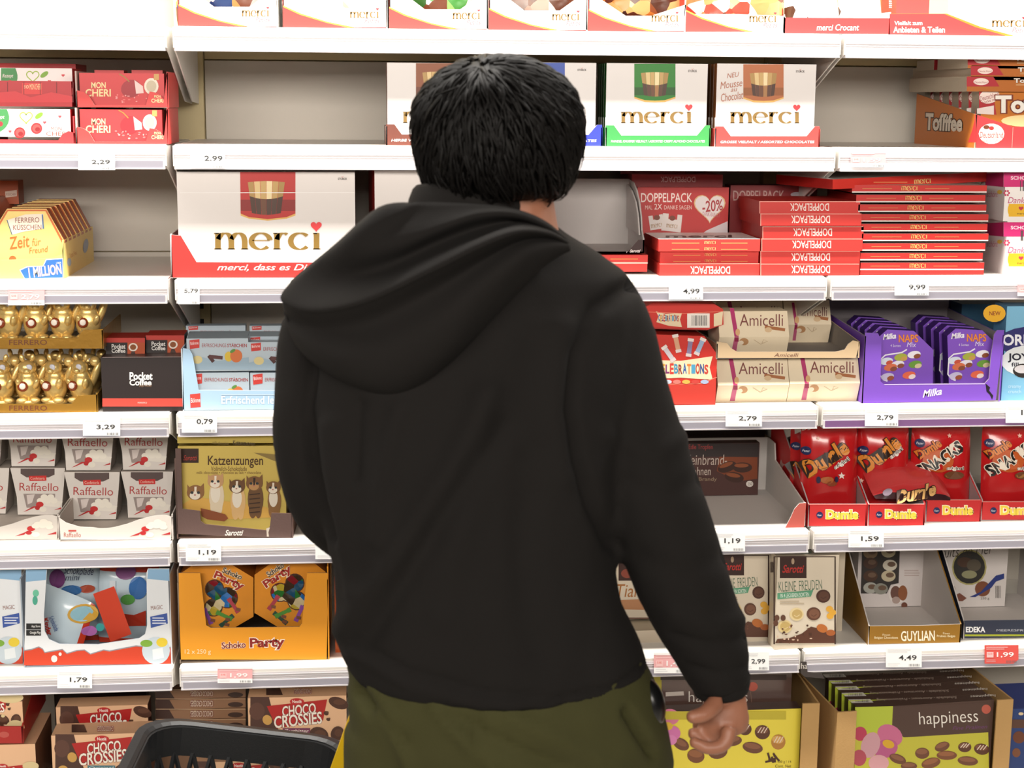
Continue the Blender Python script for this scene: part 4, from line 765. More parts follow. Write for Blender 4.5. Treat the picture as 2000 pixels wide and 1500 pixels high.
for k, (a, b, y) in enumerate(((116, 337, 1055), (-110, 114, 1044))):
    w = b-a; poly = [(a, y), (b-3, y), (b, y-44), (b-.06*w, y-48)]+[(b-(.1+.05*i)*w, y-48+[0, 1, 3, 6, 9, 13, 17, 20, 23, 25, 26, 26, 24][i]) for i in range(13)]+[(a+.18*w, y-25), (a+.06*w, y-33), (a, y-42)]
    t = tray('praline_tray', ['wavy white praline tray at the front edge', 'wavy white praline tray cut off by the left frame edge'][k], poly, .012 if k == 0 else .03, .26, row=4, out=mat('d9d2cb', .5), ins=mat('c9c0b8', .6), sides=[(0, 0), (.26, 0), (.26, .05), (0, .05)], group='wavy white praline trays', th=.002)
    f = t.front; f.T('Raffaello', a+.04*w, y-14, a+.19*w, y-5, 'b05a50', off=-.004); f.R(a+.08*w, y-19, a+.15*w, y-16, 'c04038')
    f.E(a+.76*w, y-21, 8, 5, 'c42a2c'); f.E(a+.74*w, y-13, 6, 4, 'b82428'); f.P([(a+.73*w, y-16), (a+.62*w, y-6), (a+.7*w, y-9)], 'b82428'); f.P([(a+.9*w, y-9), (a+.98*w, y-15), (a+.98*w, y-10)], 'b82428')
    for (u, v) in ((.82, -30), (.87, -35), (.91, -31), (.86, -27), (.8, -26), (.92, -25), (.8, -10)): f.E(a+u*w, y+v, 8, 5, 'eee8dc')
# Katzenzungen
KB = mat('5e4742', .55, bump=.08, bs=200); KY = mat('cdb45c', .45)
rzk = -.045
t = pack('kitten_box', 'yellow chocolate box with printed kittens in the brown tray', 'chocolate box', 352, 560, 871, .025, .03, z=z5+.005, cols=('cdb45c', 'a8924a', 'b09a48'), rz=rzk); f = t.front
f.R(354, 876, 388, 904, '30180f'); f.T('Sarotti', 358, 889, 385, 899, 'b03428', shear=.35); f.T('Katzenzungen', 406, 890, 514, 914, '4a2e14', off=.012); f.T('Vollmilch-Schokolade', 412, 911, 482, 920, '6a4a24'); f.T('milk chocolate • chocolat au lait • chocolate', 384, 920, 510, 926, '7a5c30')
f.P([(495, 884), (545, 888), (565, 905), (535, 900)], '8a7440')
def kitten(f, x, y, s, body, face, white=True, low=0):
    if not low:
        f.E(x+2*s, y+28*s, 14*s, 30*s, body); f.E(x-3*s, y+46*s, 7*s, 16*s, body)
        f.E(x+7*s, y+46*s, 6*s, 16*s, body)
        if white: f.E(x, y+22*s, 9*s, 18*s, 'e6dccc')
    f.P([(x-14*s, y-14*s), (x-8*s, y-6*s), (x-14*s, y+2*s)], face); f.P([(x+14*s, y-16*s), (x+15*s, y), (x+6*s, y-8*s)], face)
    f.E(x, y, 15*s, 13*s, face); f.E(x-1*s, y+5*s, 9*s, 7*s, 'e8dccc' if white else 'b88a58'); f.P([(x-2*s, y-10*s), (x+2*s, y-10*s), (x+1*s, y+3*s), (x-2*s, y+3*s)], 'e8dccc' if white else '2a1a10')
    for sx in (-6, 5): f.E(x+sx*s, y, 2.6*s, 2.4*s, '2a3034'); 
    f.E(x-1*s, y+4*s, 1.8*s, 1.2*s, 'b06a60')
    if not white:
        for k in range(5): f.L([(x-9*s, y+(20+8*k)*s), (x+10*s, y+(18+8*k)*s)], 2*s, '3a2416')
f.P([(357, 985), (380, 970), (520, 990), (545, 1010), (420, 1015), (357, 990)], 'd8a850')
kitten(f, 382, 962, 1.15, 'd8c8b4', '8a6038', low=1); kitten(f, 421, 940, 1.05, 'dccbb0', 'c09468'); kitten(f, 463, 950, 1.05, 'd8b078', '6a4628'); kitten(f, 497, 944, 1.1, '6a4a2c', '7a5430', white=False); kitten(f, 534, 952, .95, '8a6238', '7a5430')
f.P([(392, 992), (410, 996), (440, 1004), (446, 1012), (438, 1018), (405, 1014), (394, 1008)], '8a4a28')
t = tray('kitten_carton', 'brown display carton with torn cut-out front', [(345, 1033), (568, 1041), (571, 993), (530, 992), (527, 1018), (521, 1026), (440, 1018), (400, 1014), (392, 1008), (390, 988), (356, 984), (353, 866), (342, 866)], .012, .24, row=4, out=KB, ins=mat('6a524a', .6), sides=[(0, 0), (.24, 0), (.24, .115), (0, .16)], sideR=[(0, 0), (.24, 0), (.24, .05), (0, .047)], rz=rzk)
t.front.T('Sarotti', 439, 1025, 475, 1036, 'ece4dc', off=.02, shear=.35); t.front.P([(520, 1022), (527, 1020), (524, 1030), (525, 1038), (521, 1038)], 'c9bdb0')
t = pack('kitten_box', 'yellow chocolate box lying on top at the back of the brown carton', 'chocolate box', 346, 560, 854, .012, .16, z=Z_at(869, -.5, .012), cols=('b8a24c', '94803c', 'a8923e'), rz=rzk, h=.014); t.front.T('Katzenzungen', 455, 861, 498, 872, '4a3a18', off=.02, rot=3); t.front.T('milk chocolate', 415, 862, 447, 868, '7a6430', rot=3)
pack('kitten_box', 'yellow box supporting the lying one inside the brown carton', 'chocolate box', 362, 548, 870, .07, .14, z=z5+.005, cols=('b8a24c', '94803c', '94803c'), rz=rzk)
pack('orange_carton', 'corner of an orange box by the man’s left elbow', 'box', 603, 700, 1008, .07, .1, row=4, cols=('d8902c', 'b0701c', 'b0701c'))
# Weinbrand tray
WT = mat('d6d0cc', .7, bump=.05, bs=150)
t = Thing('praline_tray', 'nearly empty white cardboard tray with red front corner', 'display tray', (X_at(1476, .012, z5), .012, z5), 0)
xr = X_at(1572, .012, z5)-t.o.location.x; xl = xr-.34
t.box('base', xl, xr, 0, .30, 0, .003, [WT]); t.box('back_panel', xl, xr, .297, .30, 0, .12, [WT])
sd = [(0, 0), (.3, 0), (.3, .12), (.24, .12), (.23, .085), (.02, .052), (0, .05)]; t.yz('side_panel', sd, xr-.003, xr, [mat('c04a44', .5), WT], [0, 1]+[1]*len(sd))
pf = [t.loc2(*q) for q in [(1534, 1021), (1571, 1020), (1575, 972), (1562, 973), (1552, 984), (1545, 1000)]]; dz = min(p[1] for p in pf); V, F = prismv([(x, z-dz) for x, z in pf], -.0005, .002); t.part('front_corner', V, F, [mat('b9564c', .5), WT], [0]+[1]*(len(F)-1))
t = pack('praline_box', 'dark brown praline box at the back of the white tray', 'praline box', 1290, 1480, 866, .26, .03, z=z5+.004, cols=('4a2c28', '3a2220', '3a2220')); f = t.front
f.R(1290, 866, 1482, 892, '2e2424'); f.P([(1405, 892), (1479, 893), (1479, 935), (1440, 940), (1400, 920)], '7a3a1c'); f.T('Edle Tropfen', 1345, 868, 1392, 880, 'b03a38'); f.T('Weinbrand-', 1330, 888, 1420, 908, 'c8b8ac', off=-.004, shear=.1); f.T('Bohnen', 1345, 912, 1388, 928, 'c8b8ac', shear=.1); f.T('in Brandy', 1352, 932, 1400, 941, 'a08a70')
for (x, y, r) in ((1420, 912, -20), (1450, 913, 0), (1434, 932, 10)): f.E(x, y, 19, 10, '3a1e14', rot=r); f.E(x-2, y-4, 14, 4, '8a4a28', rot=r)
f.E(1464, 945, 7, 6, 'dcd4cc'); f.T('250', 1460, 942, 1469, 948, '4a3a34')
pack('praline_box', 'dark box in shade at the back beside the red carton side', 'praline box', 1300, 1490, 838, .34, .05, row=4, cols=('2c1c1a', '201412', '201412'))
# Dumle
DR = mat('c22227', .3, coat=.3); DRB = mat('c01c20', .22, coat=.5)
def dumle_logo(f, x0, y0, x1, y1, rot, col='d8862c', small=False):
    f.T('Dumle', x0, y0, x1, y1, col, off=.05, shear=.05, rot=rot, out='2a1408', ow=.05)
def fazer(f, x, y, r): f.E(x, y, r, r, '1c2454'); f.T('Fazer', x-r*.7, y-r*.25, x+r*.7, y+r*.3, 'e8e8f0', shear=.3)
cart = [(1580, 1693, 969, 1012, .014), (1697, 1806, 970, 1012, .010), (1810, 1916, 962, 1005, .03), (1918, 2040, 966, 1002, .034)]
DL = ['first', 'second', 'third', 'fourth']
for k, (a, b, y0, y1, Y) in enumerate(cart):
    t = tray('caramel_carton', 'red caramel display carton, %s from the white tray' % DL[k], [(a, y1), (b, y1), (b, y0), (a, y0)], Y, .30, row=4, out=mat('c42a2c', .42), ins=mat('b8b0b0', .7), sides=[(0, 0), (.3, 0), (.3, .17), (.22, .165), (0, .045)], group='red caramel cartons')
    f = t.front; w = b-a; ym = (y0+y1)/2
    f.T('Dumle', a+.3*w, ym-10, a+.86*w, ym+9, 'ecd04c', off=.05, out='f6ecd0', ow=.07); fazer(f, a+.19*w, ym, 6.5); f.L([(a, y0+.8), (b, y0+.8)], 1.2, 'e88a80')
    if k == 0: t.left.P([(1523, 905), (1526, 897), (1529, 905), (1533, 907), (1529, 911), (1529, 918), (1525, 912), (1521, 913), (1523, 908)], 'd8b0a8')
def star(f, x, y, r, c): f.P([(x+r*(1 if i % 2 == 0 else .45)*math.sin(i*math.pi/5), y-r*(1 if i % 2 == 0 else .45)*math.cos(i*math.pi/5)) for i in range(10)], c)
def bag(lab, px0, px1, ytop, Y, kind, dz=.006, tilt=-.10, thick=.05):
    z = z5+dz; x0, x1 = X_at(px0, Y, z), X_at(px1, Y, z); xm = (x0+x1)/2; h = Z_at(ytop, xm, Y)-z
    b = pouch('caramel_bag', lab, 'sweets bag', x1-x0, h, thick, (xm, Y, z), 0, DRB, 'red caramel bags', tilt=tilt, seal=mat('a81a1e', .25, coat=.5)); return b, conform(b)
b1, f = bag('red caramel bag in the first carton', 1562, 1672, 822, .07, 0)
dumle_logo(f, 1564, 878, 1660, 912, -33); f.T('original', 1626, 900, 1660, 910, '1a0c08', off=.02, rot=-33, out='f0e8e0', ow=.08); fazer(f, 1577, 881, 8.5); star(f, 1643, 929, 7, 'e8d8d0'); star(f, 1598, 856, 4, 'e8c0b0'); f.E(1614, 937, 13, 7, 'b0602c'); f.E(1624, 944, 10, 5, '8a3c18'); f.E(1598, 937, 4, 7, '241a40'); f.E(1633, 936, 4, 6, '241a40')
b0, f = bag('red caramel bag half hidden behind the first one', 1542, 1640, 820, .13, 0); dumle_logo(f, 1540, 884, 1630, 918, -33); fazer(f, 1557, 872, 8)
b2, f = bag('red caramel bag in the second carton', 1672, 1772, 822, .08, 0); dumle_logo(f, 1676, 868, 1762, 902, -38); fazer(f, 1689, 880, 8.5); f.T('original', 1735, 880, 1765, 890, '1a0c08', off=.02, rot=-38, out='f0e8e0', ow=.08); star(f, 1685, 940, 5, 'e8c0b0'); f.E(1730, 925, 10, 6, 'b0602c')
for k, (a, b, Y, L_) in enumerate(((1777, 1892, .085, 'third'), (1914, 2040, .085, 'fourth'))):
    b3, f = bag('red caramel bag with black lettering in the %s carton' % L_, a, b, 826, Y, 1); o = a-1777
    f.E(a+55, 900, 30, 22, 'c0561e'); dumle_logo(f, a+12, 868, a+62, 886, -34, 'd87a2c'); f.T('SNACKS', a+10, 884, a+108, 908, '14100e', off=.04, rot=-33, out='ece0d0', ow=.06); f.T('original', a+70, 911, a+104, 919, '14100e', off=.02, out='f0e4d8', ow=.08); f.E(a+85, 928, 20, 8, '6a3c1c'); f.E(a+76, 928, 8, 5, '9a6a34'); fazer(f, a+22, 866, 8.5); star(f, a+78, 851, 5, 'e8b8a8')
z = z5+.05
bl = pouch('caramel_bag', 'red caramel bag fallen forward across the second and third cartons', 'sweets bag', .17, .12, .045, (X_at(1778, .035, z), .018, z5+.052), .08, mat('cc3a3c', .22, coat=.6), 'red caramel bags', tilt=-1.05, roll=.06, seal=mat('3a2024', .25)); f = conform(bl); f.T('Dumle', 1755, 948, 1830, 966, 'd8a868', off=.04, out='3a1c10', ow=.05, rot=-10); f.E(1736, 955, 9, 4, '8a7a88')
# ================================================================== sixth shelf
z6 = ZT[5]
BW = mat('dfe3e8', .45)
def kinder(lab, x0, x1, Y, rz=0.0):
    w = x1-x0; X = lambda u: x0+u*w
    poly = [(X(0), 1299), (X(.995), 1296), (X(.985), 1110), (X(.84), 1110), (X(.83), 1118), (X(.835), 1220), (X(.82), 1238), (X(.78), 1246), (X(.5), 1258), (X(.24), 1257), (X(.17), 1248), (X(.14), 1232), (X(.135), 1200), (X(.155), 1112), (X(.012), 1112)]
    t = tray('sweets_carton', lab, poly, Y, .25, row=5, out=BW, ins=mat('9aa6b4', .7), sides=[(0, 0), (.25, 0), (.25, .18), (0, .18)], group='sea-animal sweets display cartons'); f = t.front
    wv = [(X(0), 1271), (X(.05), 1269), (X(.1), 1264), (X(.125), 1268), (X(.14), 1275), (X(.2), 1272), (X(.26), 1269), (X(.29), 1277), (X(.36), 1271), (X(.41), 1270), (X(.45), 1278), (X(.54), 1270), (X(.58), 1272), (X(.65), 1268), (X(.76), 1262), (X(.85), 1265), (X(.995), 1265)]
    f.P([(x, y-2) for x, y in wv]+[(X(.995), 1268), (X(0), 1273)][:1], '8a94a0')if 0 else f.L([(x, y-1) for x, y in wv], 2.2, '8c8c94'); f.P(wv+[(X(.995), 1296), (X(0), 1299)], 'cc3f22')
    f.P([(X(.012), 1112), (X(.153), 1112), (X(.148), 1132), (X(.012), 1136)], '86aed0'); f.P([(X(.842), 1111), (X(.984), 1111), (X(.985), 1134), (X(.836), 1130)], '86aed0')
    f.R(X(.015), 1217, X(.115), 1229, '1c1c1e'); f.T('App Store', X(.05), 1220, X(.11), 1226, 'e8e8e8', off=.01); f.R(X(.015), 1230, X(.115), 1241, '1c1c1e'); f.T('Google Play', X(.04), 1232, X(.112), 1239, 'e8e8e8', off=.01)
    f.T('MAGIC', X(.86), 1182, X(.94), 1190, '8a5a50', rot=-4); f.P([(X(.855), 1204), (X(.97), 1197), (X(.975), 1217), (X(.86), 1226)], '3a56a0'); f.lines(X(.87), 1204, X(.965), 1219, 3, 'dfe4f0', .2)
    f.E(X(.895), 1270, .095*w, 27, 'c2d0da'); f.E(X(.935), 1254, 11, 9, 'e0c63a'); f.E(X(.83), 1256, 12, 7, '7aa83c'); f.P([(X(.87), 1268), (X(.94), 1264), (X(.95), 1284), (X(.875), 1288)], 'dfe6ea'); f.E(X(.205), 1286, 6, 7, 'dcd8d8'); f.E(X(.245), 1277, 3, 3.5, 'dcd8d8')
    f.E(X(.08), 1158, 6, 7, '6ac0a0'); f.E(X(.075), 1172, 5, 9, '4aa890'); return t
kinder('blue and white sea-animal sweets carton with round cut-out and red foot', 47, 335, .012); kinder('second sea-animal sweets carton cut off by the left frame edge', -242, 46, .035)
def kbag(lab, px, py, w, h, Y, tilt, roll, z):
    p = at(px, py, Y); m_ = mat('c9dbe6', .25, coat=.5)
    b = pouch('sweets_bag', lab, 'sweets bag', w, h, .035, (p.x, Y, z), 0, m_, 'sea-animal sweets bags', tilt=tilt, roll=roll, seal=mat('c83a20', .3)); f = conform(b); return b, f
b, f = kbag('white and red sweets bag lying slanted in the carton', 165, 1250, .16, .135, .06, -.3, -1.25, z6+.035)
f.T('Kinder', 78, 1218, 112, 1228, 'c8301c', off=.04, rot=70); f.T('Schokolade', 92, 1212, 122, 1222, '3a5a9a', rot=65); f.E(160, 1200, 27, 19, 'c89a30'); f.E(160, 1200, 22, 15, '8ab8c8'); f.E(170, 1235, 14, 10, 'b068b0'); f.E(190, 1228, 8, 8, '3aa0a0')
f.G(192, 1152, 236, 1252, 'cc3e22', 6, 10, rot=-20)
b, f = kbag('upright sea-animal sweets bag with dark lettering at the back of the carton', 140, 1240, .12, .17, .15, -.06, 0, z6+.004); f.T('Schokolade', 125, 1108, 182, 1122, '1c3058', shear=.25, rot=4); f.T('mini', 128, 1122, 156, 1133, '1c3058', shear=.25); f.E(112, 1130, 16, 18, '7a3a7a'); f.E(140, 1152, 20, 10, '2a6aa8'); f.E(170, 1150, 15, 8, 'b04a30'); f.E(118, 1160, 20, 8, '8a3a6a')
b, f = kbag('upright sea-animal sweets bag with red foot at the right of the carton', 250, 1240, .12, .16, .13, -.05, .05, z6+.004); f.E(245, 1118, 20, 14, '7a3a7a'); f.E(270, 1148, 18, 22, '2a6ab0'); f.E(250, 1170, 14, 10, '5aa84a'); f.P([(235, 1196), (262, 1200), (285, 1192), (285, 1222), (235, 1222)], 'c23820'); f.R(214, 1134, 226, 1160, 'd8e0e8')
# Schoko Party
OY = mat('e89a20', .5); SPO = mat('d88a24', .4, var=.25, vs=14)
def party(lab, poly, win, Y, sgn):
    t = slab('hexagon_sweets_box', lab, 'sweets box', poly, Y, .2, z=z6+.004, cols=(SPO, 'a85c18'), group='party sweets boxes'); f = t.front; cx = sum(p[0] for p in poly)/len(poly)
    for (x, y, r) in win: f.E(x, y, r+2, r+2, '4a2410')
    for (x, y, r) in win: f.E(x, y, r, r, matvor(('1c4a6a', '7a1c24', '2a6a2c', 'b09a30', '3a2a1c', '2a6ab0', 'c8b890'), 62, .15))
    for (x, y, a, c) in [(cx+dx*sgn, y, a, c) for dx, y, a, c in ((-58, 1172, 60, '3a5a9a'), (-40, 1196, -15, 'b04a3a'), (-12, 1203, 65, '8a4aa0'), (25, 1212, -40, '2a4a3a'), (38, 1182, 55, 'a83a4a'), (20, 1202, 25, '4a8a34'))]:
        dx, dy = 10*math.cos(math.radians(a*sgn)), 10*math.sin(math.radians(a*sgn)); f.L([(x-dx, y-dy), (x+dx, y+dy)], 7, c); f.L([(x-1.7*dx, y-1.7*dy), (x-dx, y-dy)], 9, c); f.L([(x+dx, y+dy), (x+1.7*dx, y+1.7*dy)], 9, c); f.L([(x+dy*.6, y-dx*.2+8), (x+dy*.6+9, y-dx*.2+10)], 6, '7a4a34')
    return t, f
t, f = party('left party sweets hexagon box behind the yellow front', [(495, 1128), (495, 1204), (440, 1236), (410, 1284), (385, 1284), (353, 1240), (352, 1120), (385, 1098), (445, 1098)], [(419, 1150, 17), (444, 1167, 19), (417, 1186, 16), (432, 1166, 18)], .03, 1)
f.T('Schoko', 434, 1114, 474, 1125, '3a2018', off=.015, rot=22, out='e8d8b8', ow=.06); f.T('Party', 416, 1125, 478, 1145, 'a02820', off=.03, rot=24, out='f0dcc0', ow=.06)
t, f = party('right party sweets hexagon box behind the yellow front', [(497, 1128), (497, 1202), (550, 1234), (585, 1284), (608, 1284), (635, 1240), (636, 1122), (605, 1098), (540, 1098)], [(547, 1162, 17), (576, 1144, 17), (580, 1178, 17), (565, 1162, 18)], .03, -1)
f.T('Schoko', 519, 1112, 556, 1123, '3a2018', off=.015, rot=-34, out='e8d8b8', ow=.06); f.T('Party', 512, 1122, 574, 1142, 'a02820', off=.03, rot=-34, out='f0dcc0', ow=.06)
t = tray('sweets_display_carton', 'yellow-orange display carton with dark red lettering', [(351, 1293), (638, 1293), (641, 1124), (600, 1124), (590, 1222), (585, 1229), (412, 1231), (403, 1226), (391, 1124), (349, 1124)], .012, .28, row=5, out=OY, ins=mat('8a7a6c', .8), sides=[(0, 0), (.28, 0), (.28, .19), (.004, .19), (.004, .165), (0, .165)])
f = t.front; f.T('Schoko', 433, 1258, 480, 1271, '7a2820', off=.02, rot=-3, out='f0dcc8', ow=.05); f.T('Party', 488, 1250, 556, 1274, '8a2420', off=.03, rot=-2, out='f4e4d4', ow=.06); f.T('12 x 250 g', 361, 1273, 412, 1284, 'f0dcb0')
t = pack('orange_carton', 'orange sweets box between the party carton and the man', 'sweets box', 655, 760, 1090, .05, .12, row=5, cols=('c85a1c', 'a8481a', 'a8481a')); t.front.E(672, 1115, 10, 14, '8a3a14'); t.front.R(655, 1238, 760, 1268, 'd0642c'); t.front.R(655, 1155, 760, 1157, 'a84a18')
# Sarotti boxes
BG = mat('d9ccb8', .45, var=.04)
t = pack('praline_box', 'beige praline box with orange script seen between the man’s body and right arm', 'praline box', 1120, 1300, 1092, .12, .04, z=z6+.03, cols=(BG, 'b8a890', 'b8a890')); f = t.front; f.R(1208, 1098, 1290, 1134, '3a1c16'); f.E(1225, 1120, 12, 9, '8a4030'); f.T('Tiamo', 1204, 1141, 1276, 1166, 'a86a30', shear=.2); f.P([(1206, 1172), (1300, 1168), (1300, 1192), (1208, 1190)], 'b8835c')
t = pack('praline_box', 'flat beige box under the beige box with orange script', 'praline box', 1120, 1300, 1200, .06, .16, z=z6, h=.026, cols=('c9bba6', 'a89a86', 'b0a48f')); t.front.R(1120, 1206, 1300, 1209, '5a3a2c')
def freuden(lab, x0, x1, y0, y1, Y, dep, rz):
    t = pack('praline_box', lab, 'praline box', x0, x1, y0, Y, dep, z=z6, cols=(BG, 'cfc2ae', 'c4b8a6'), rz=rz, group='green-lettered beige boxes'); f = t.front; w, h = x1-x0, y1-y0; X = lambda u: x0+u*w; Yv = lambda v: y0+v*h
    f.L([(x0+1, y1), (x0+1, y0+1.5), (x1-1, y0+1.5), (x1-1, y1)], 3.2, '3a241c'); f.R(X(.10), Yv(.0), X(.53), Yv(.25), '341a16'); f.T('Sarotti', X(.14), Yv(.1), X(.49), Yv(.19), 'b82a26', off=.015, shear=.35); f.E(X(.31), Yv(.06), 3, 6, 'a89078')
    f.T('KLEINE', X(.08), Yv(.29), X(.36), Yv(.40), '4a6a54', off=-.01, rot=-3); f.T('FREUDEN', X(.41), Yv(.275), X(.78), Yv(.385), '4a6a54', off=-.01, rot=-3); f.P([(X(.06), Yv(.42)), (X(.64), Yv(.385)), (X(.6), Yv(.46)), (X(.06), Yv(.49))], '5a9a78'); f.T('IN 4 LECKEREN SORTEN', X(.11), Yv(.42), X(.57), Yv(.465), 'e8efe6', rot=-3); f.lines(X(.1), Yv(.5), X(.5), Yv(.55), 2, 'b8a890')
    for (u, v, c, c2) in ((.8, .455, '4a2c22', '5e3c2e'), (.37, .66, 'dcc898', 'c0a468'), (.645, .655, '5e3a2a', '78503c'), (.18, .8, 'dcc690', 'c4a868')): f.E(X(u), Yv(v), .115*w, .075*h, c); f.E(X(u)+1, Yv(v), .085*w, .055*h, c2); f.L([(X(u)-5, Yv(v)+2), (X(u), Yv(v)+5), (X(u)+6, Yv(v)+1)], 1.6, c)
    for (u, v) in ((.9, .6), (.95, .64), (.91, .68)): f.E(X(u), Yv(v), 7, 6, 'e0a83c')
    f.P([(X(.02), y1-2), (X(.06), Yv(.94)), (X(.25), Yv(.93)), (X(.45), Yv(.88)), (X(.6), Yv(.8)), (X(.85), Yv(.84)), (X(.98), Yv(.88)), (X(.98), y1-2)], '5a3424'); f.E(X(.78), Yv(.82), 11, 8, 'b86a30', rot=20); f.E(X(.92), Yv(.87), 9, 6, 'a85c2c')
    for k in range(26): f.E(X(random.uniform(.04, .6)), Yv(random.uniform(.78, .99)), random.uniform(1, 3.4), random.uniform(1, 2.6), ('4a2c1e', '6a4430', 'd8b8a0')[k % 3], n=6)
    for (u, v) in ((.05, .7), (.03, .76), (.15, .7)): f.E(X(u), Yv(v), 5, 6, '5e3c2c')
    return t
freuden('beige box with green lettering half hidden by the man’s sleeve', 1398, 1502, 1083, 1246, .05, .05, 0.0)
t = freuden('beige box with green lettering standing forward and turned slightly', 1511, 1632, 1086, 1258, .004, .04, .06); f = t.left; f.R(1506, 1098, 1511, 1118, '3a241c')
f = t.top; f.R(1560, 1077, 1585, 1082, '8a9a8a')
pack('praline_box', 'dark edged green-lettered beige box right behind the forward one', 'praline box', 1530, 1644, 1074, .10, .04, z=z6, cols=('c9bba6', '4a3228', '4a3428'), group='green-lettered beige boxes')
# Guylian
GU = mat('9a6f24', .4, .25); GW = mat('cdc6c2', .7)
t = tray('praline_carton', 'gold praline display carton with steep white side wall', [(1697, 1252), (1876, 1249), (1878, 1213), (1800, 1216), (1697, 1217)], .012, .28, row=5, out=GU, ins=GW, sides=[(0, 0), (.28, 0), (.28, .19), (.2, .19), (0, .04)], back=.19)
f = t.front; f.T('GUYLIAN', 1760, 1226, 1826, 1246, 'efe4cc', off=.015, rot=-1); f.T('Finest', 1724, 1232, 1739, 1236, 'e0d0a8'); f.T('Belgian Chocolates', 1708, 1237, 1754, 1243, 'e0d0a8', off=.01); f.T('Fines', 1842, 1229, 1855, 1233, 'e0d0a8'); f.T('Pralines Belges', 1830, 1234, 1866, 1240, 'e0d0a8', off=.01)
t = pack('praline_box', 'white seashell praline box with dark window at the back of the gold carton', 'praline box', 1672, 1806, 1050, .235, .04, z=z6+.004, cols=('d0c8c6', 'b0a8a4', 'b0a8a4')); f = t.front
f.P([(1684, 1060), (1758, 1060), (1755, 1139), (1740, 1142), (1732, 1159), (1681, 1159)], '34302e'); 
for (x, y, c) in ((1700, 1080, '8a7458'), (1735, 1078, 'b8ae90'), (1700, 1100, '4a342a'), (1738, 1104, 'cfc8b8'), (1700, 1125, '4a3428'), (1735, 1125, 'c0b498'), (1700, 1148, 'a8a8a0'), (1720, 1150, '8a8a80')): f.E(x, y, 14, 11, c); f.E(x+3, y-2, 8, 5, '6a5444')
f.E(1752, 1160, 17, 19, 'ddd6d2'); f.E(1749, 1158, 10, 14, '6a4a40'); f.E(1763, 1158, 9, 15, '8a5434'); f.E(1750, 1172, 8, 7, 'a8948c'); f.E(1766, 1182, 6, 6, '6a4030'); f.lines(1766, 1112, 1796, 1126, 3, 'b8a8a4')
# Edeka
t = tray('praline_carton', 'dark blue carton with lime line', [(1885, 1220), (2100, 1216), (2100, 1182), (1885, 1185)], .03, .28, row=5, out='2c3448', ins=GW, sides=[(0, 0), (.28, 0), (.28, .2), (.2, .2), (0, .035)])
f = t.front; f.R(1886, 1212, 2100, 1215.5, 'b0b82c'); f.T('EDEKA', 1888, 1197, 1926, 1208, 'eef0f2', off=.04); f.T('MEERESFRÜCHTE', 1948, 1201, 2040, 1206, 'c8ccd4')
t = pack('praline_box', 'white praline box with round window in the dark blue carton', 'praline box', 1832, 1962, 1050, .22, .04, z=z6+.004, cols=('d2cbc8', 'b0a8a4', 'b0a8a4')); f = t.front
f.E(1893, 1108, 34, 35, 'a8a068'); f.E(1893, 1108, 31, 32, '2e2c2a'); f.E(1884, 1098, 15, 10, '4a3428'); f.E(1902, 1104, 14, 12, '544c40'); f.E(1893, 1122, 15, 8, '8a8868'); f.T('Fruits de Mer', 1826, 1066, 1940, 1086, '3a3028', off=-.01, shear=.4, rot=-5); f.E(1919, 1150, 15, 15, '7a4a34'); f.E(1858, 1152, 8, 11, '8a5a44'); f.P([(1866, 1162), (1874, 1158), (1888, 1168), (1880, 1174), (1866, 1174)], '7a4a3a'); f.P([(1930, 1140), (1945, 1124), (1961, 1120), (1961, 1130), (1945, 1136), (1936, 1148), (1905, 1166), (1893, 1166), (1915, 1156)], '2c3a7a'); f.T('250 g', 1915, 1166, 1932, 1172, '5a504c'); f.bars(1944, 1144, 1955, 1168, 5, '6a6460')
# ================================================================== lowest deck
z7 = ZT[6]
def crossies(lab, x0, x1, y0, y1, Y, z, dep, sub, subc, rz=0.0, side='5a342a', dark='4a2c22', h=None, base='e4b892'):
    t = pack('chocolate_box', lab, 'chocolate box', x0, x1, y0, Y, dep, z=z, h=h, cols=(mat(base, .4), side, 'd8ac88'), rz=rz, group='chocolate boxes'); f = t.front; w = x1-x0; u = w/190; X = lambda a: x0+a*u; Yv = lambda a: y0+a*u
    f.P([(x0, y0), (X(36), y0), (X(44), Yv(30)), (X(60), Yv(80)), (X(75), y1), (x0, y1)], dark); f.E(X(13), Yv(28), 15*u, 17*u, '5a382c'); f.E(X(33), Yv(45), 9*u, 10*u, 'c89a50', rot=-30); f.E(X(15), Yv(67), 9*u, 6*u, 'c89a50')
    f.P([(X(32), Yv(18)), (X(150), Yv(5)), (X(142), Yv(46)), (X(52), Yv(62))], 'b01e1c'); f.E(X(91), Yv(9), 14*u, 6.5*u, 'b82426'); f.T('Nestlé', X(82), Yv(6), X(100), Yv(12), 'f0e4dc', off=.02)
    f.T('CHOCO', X(62), Yv(15), X(128), Yv(36), 'f2e8dc', off=.02, rot=-6, shear=.1, out='5a1410', ow=.03); f.T('CROSSIES', X(46), Yv(33), X(140), Yv(57), 'f2e8dc', off=.02, rot=-6, shear=.1, out='5a1410', ow=.03)
    f.R(X(63), Yv(61), X(117), Yv(72), subc); f.T(sub, X(66), Yv(63), X(114), Yv(70), 'efe4dc', shear=.15)
    for (a, b, r, q) in ((172, 12, 20, 11), (134, 74, 19, 15), (170, 72, 13, 15), (148, 32, 5, 4), (152, 44, 4, 3)): f.E(X(a), Yv(b), r*u, q*u, '4c2c1e', rot=20); f.E(X(a)+2, Yv(b)-2, r*.6*u, q*.5*u, '5e3a28')
    f.R(X(138), Yv(84), X(178), Yv(101), 'b08a70')
    for k in range(5): f.R(X(140+7.5*k), Yv(86), X(146+7.5*k), Yv(95), 'd8c0a8')
    return t
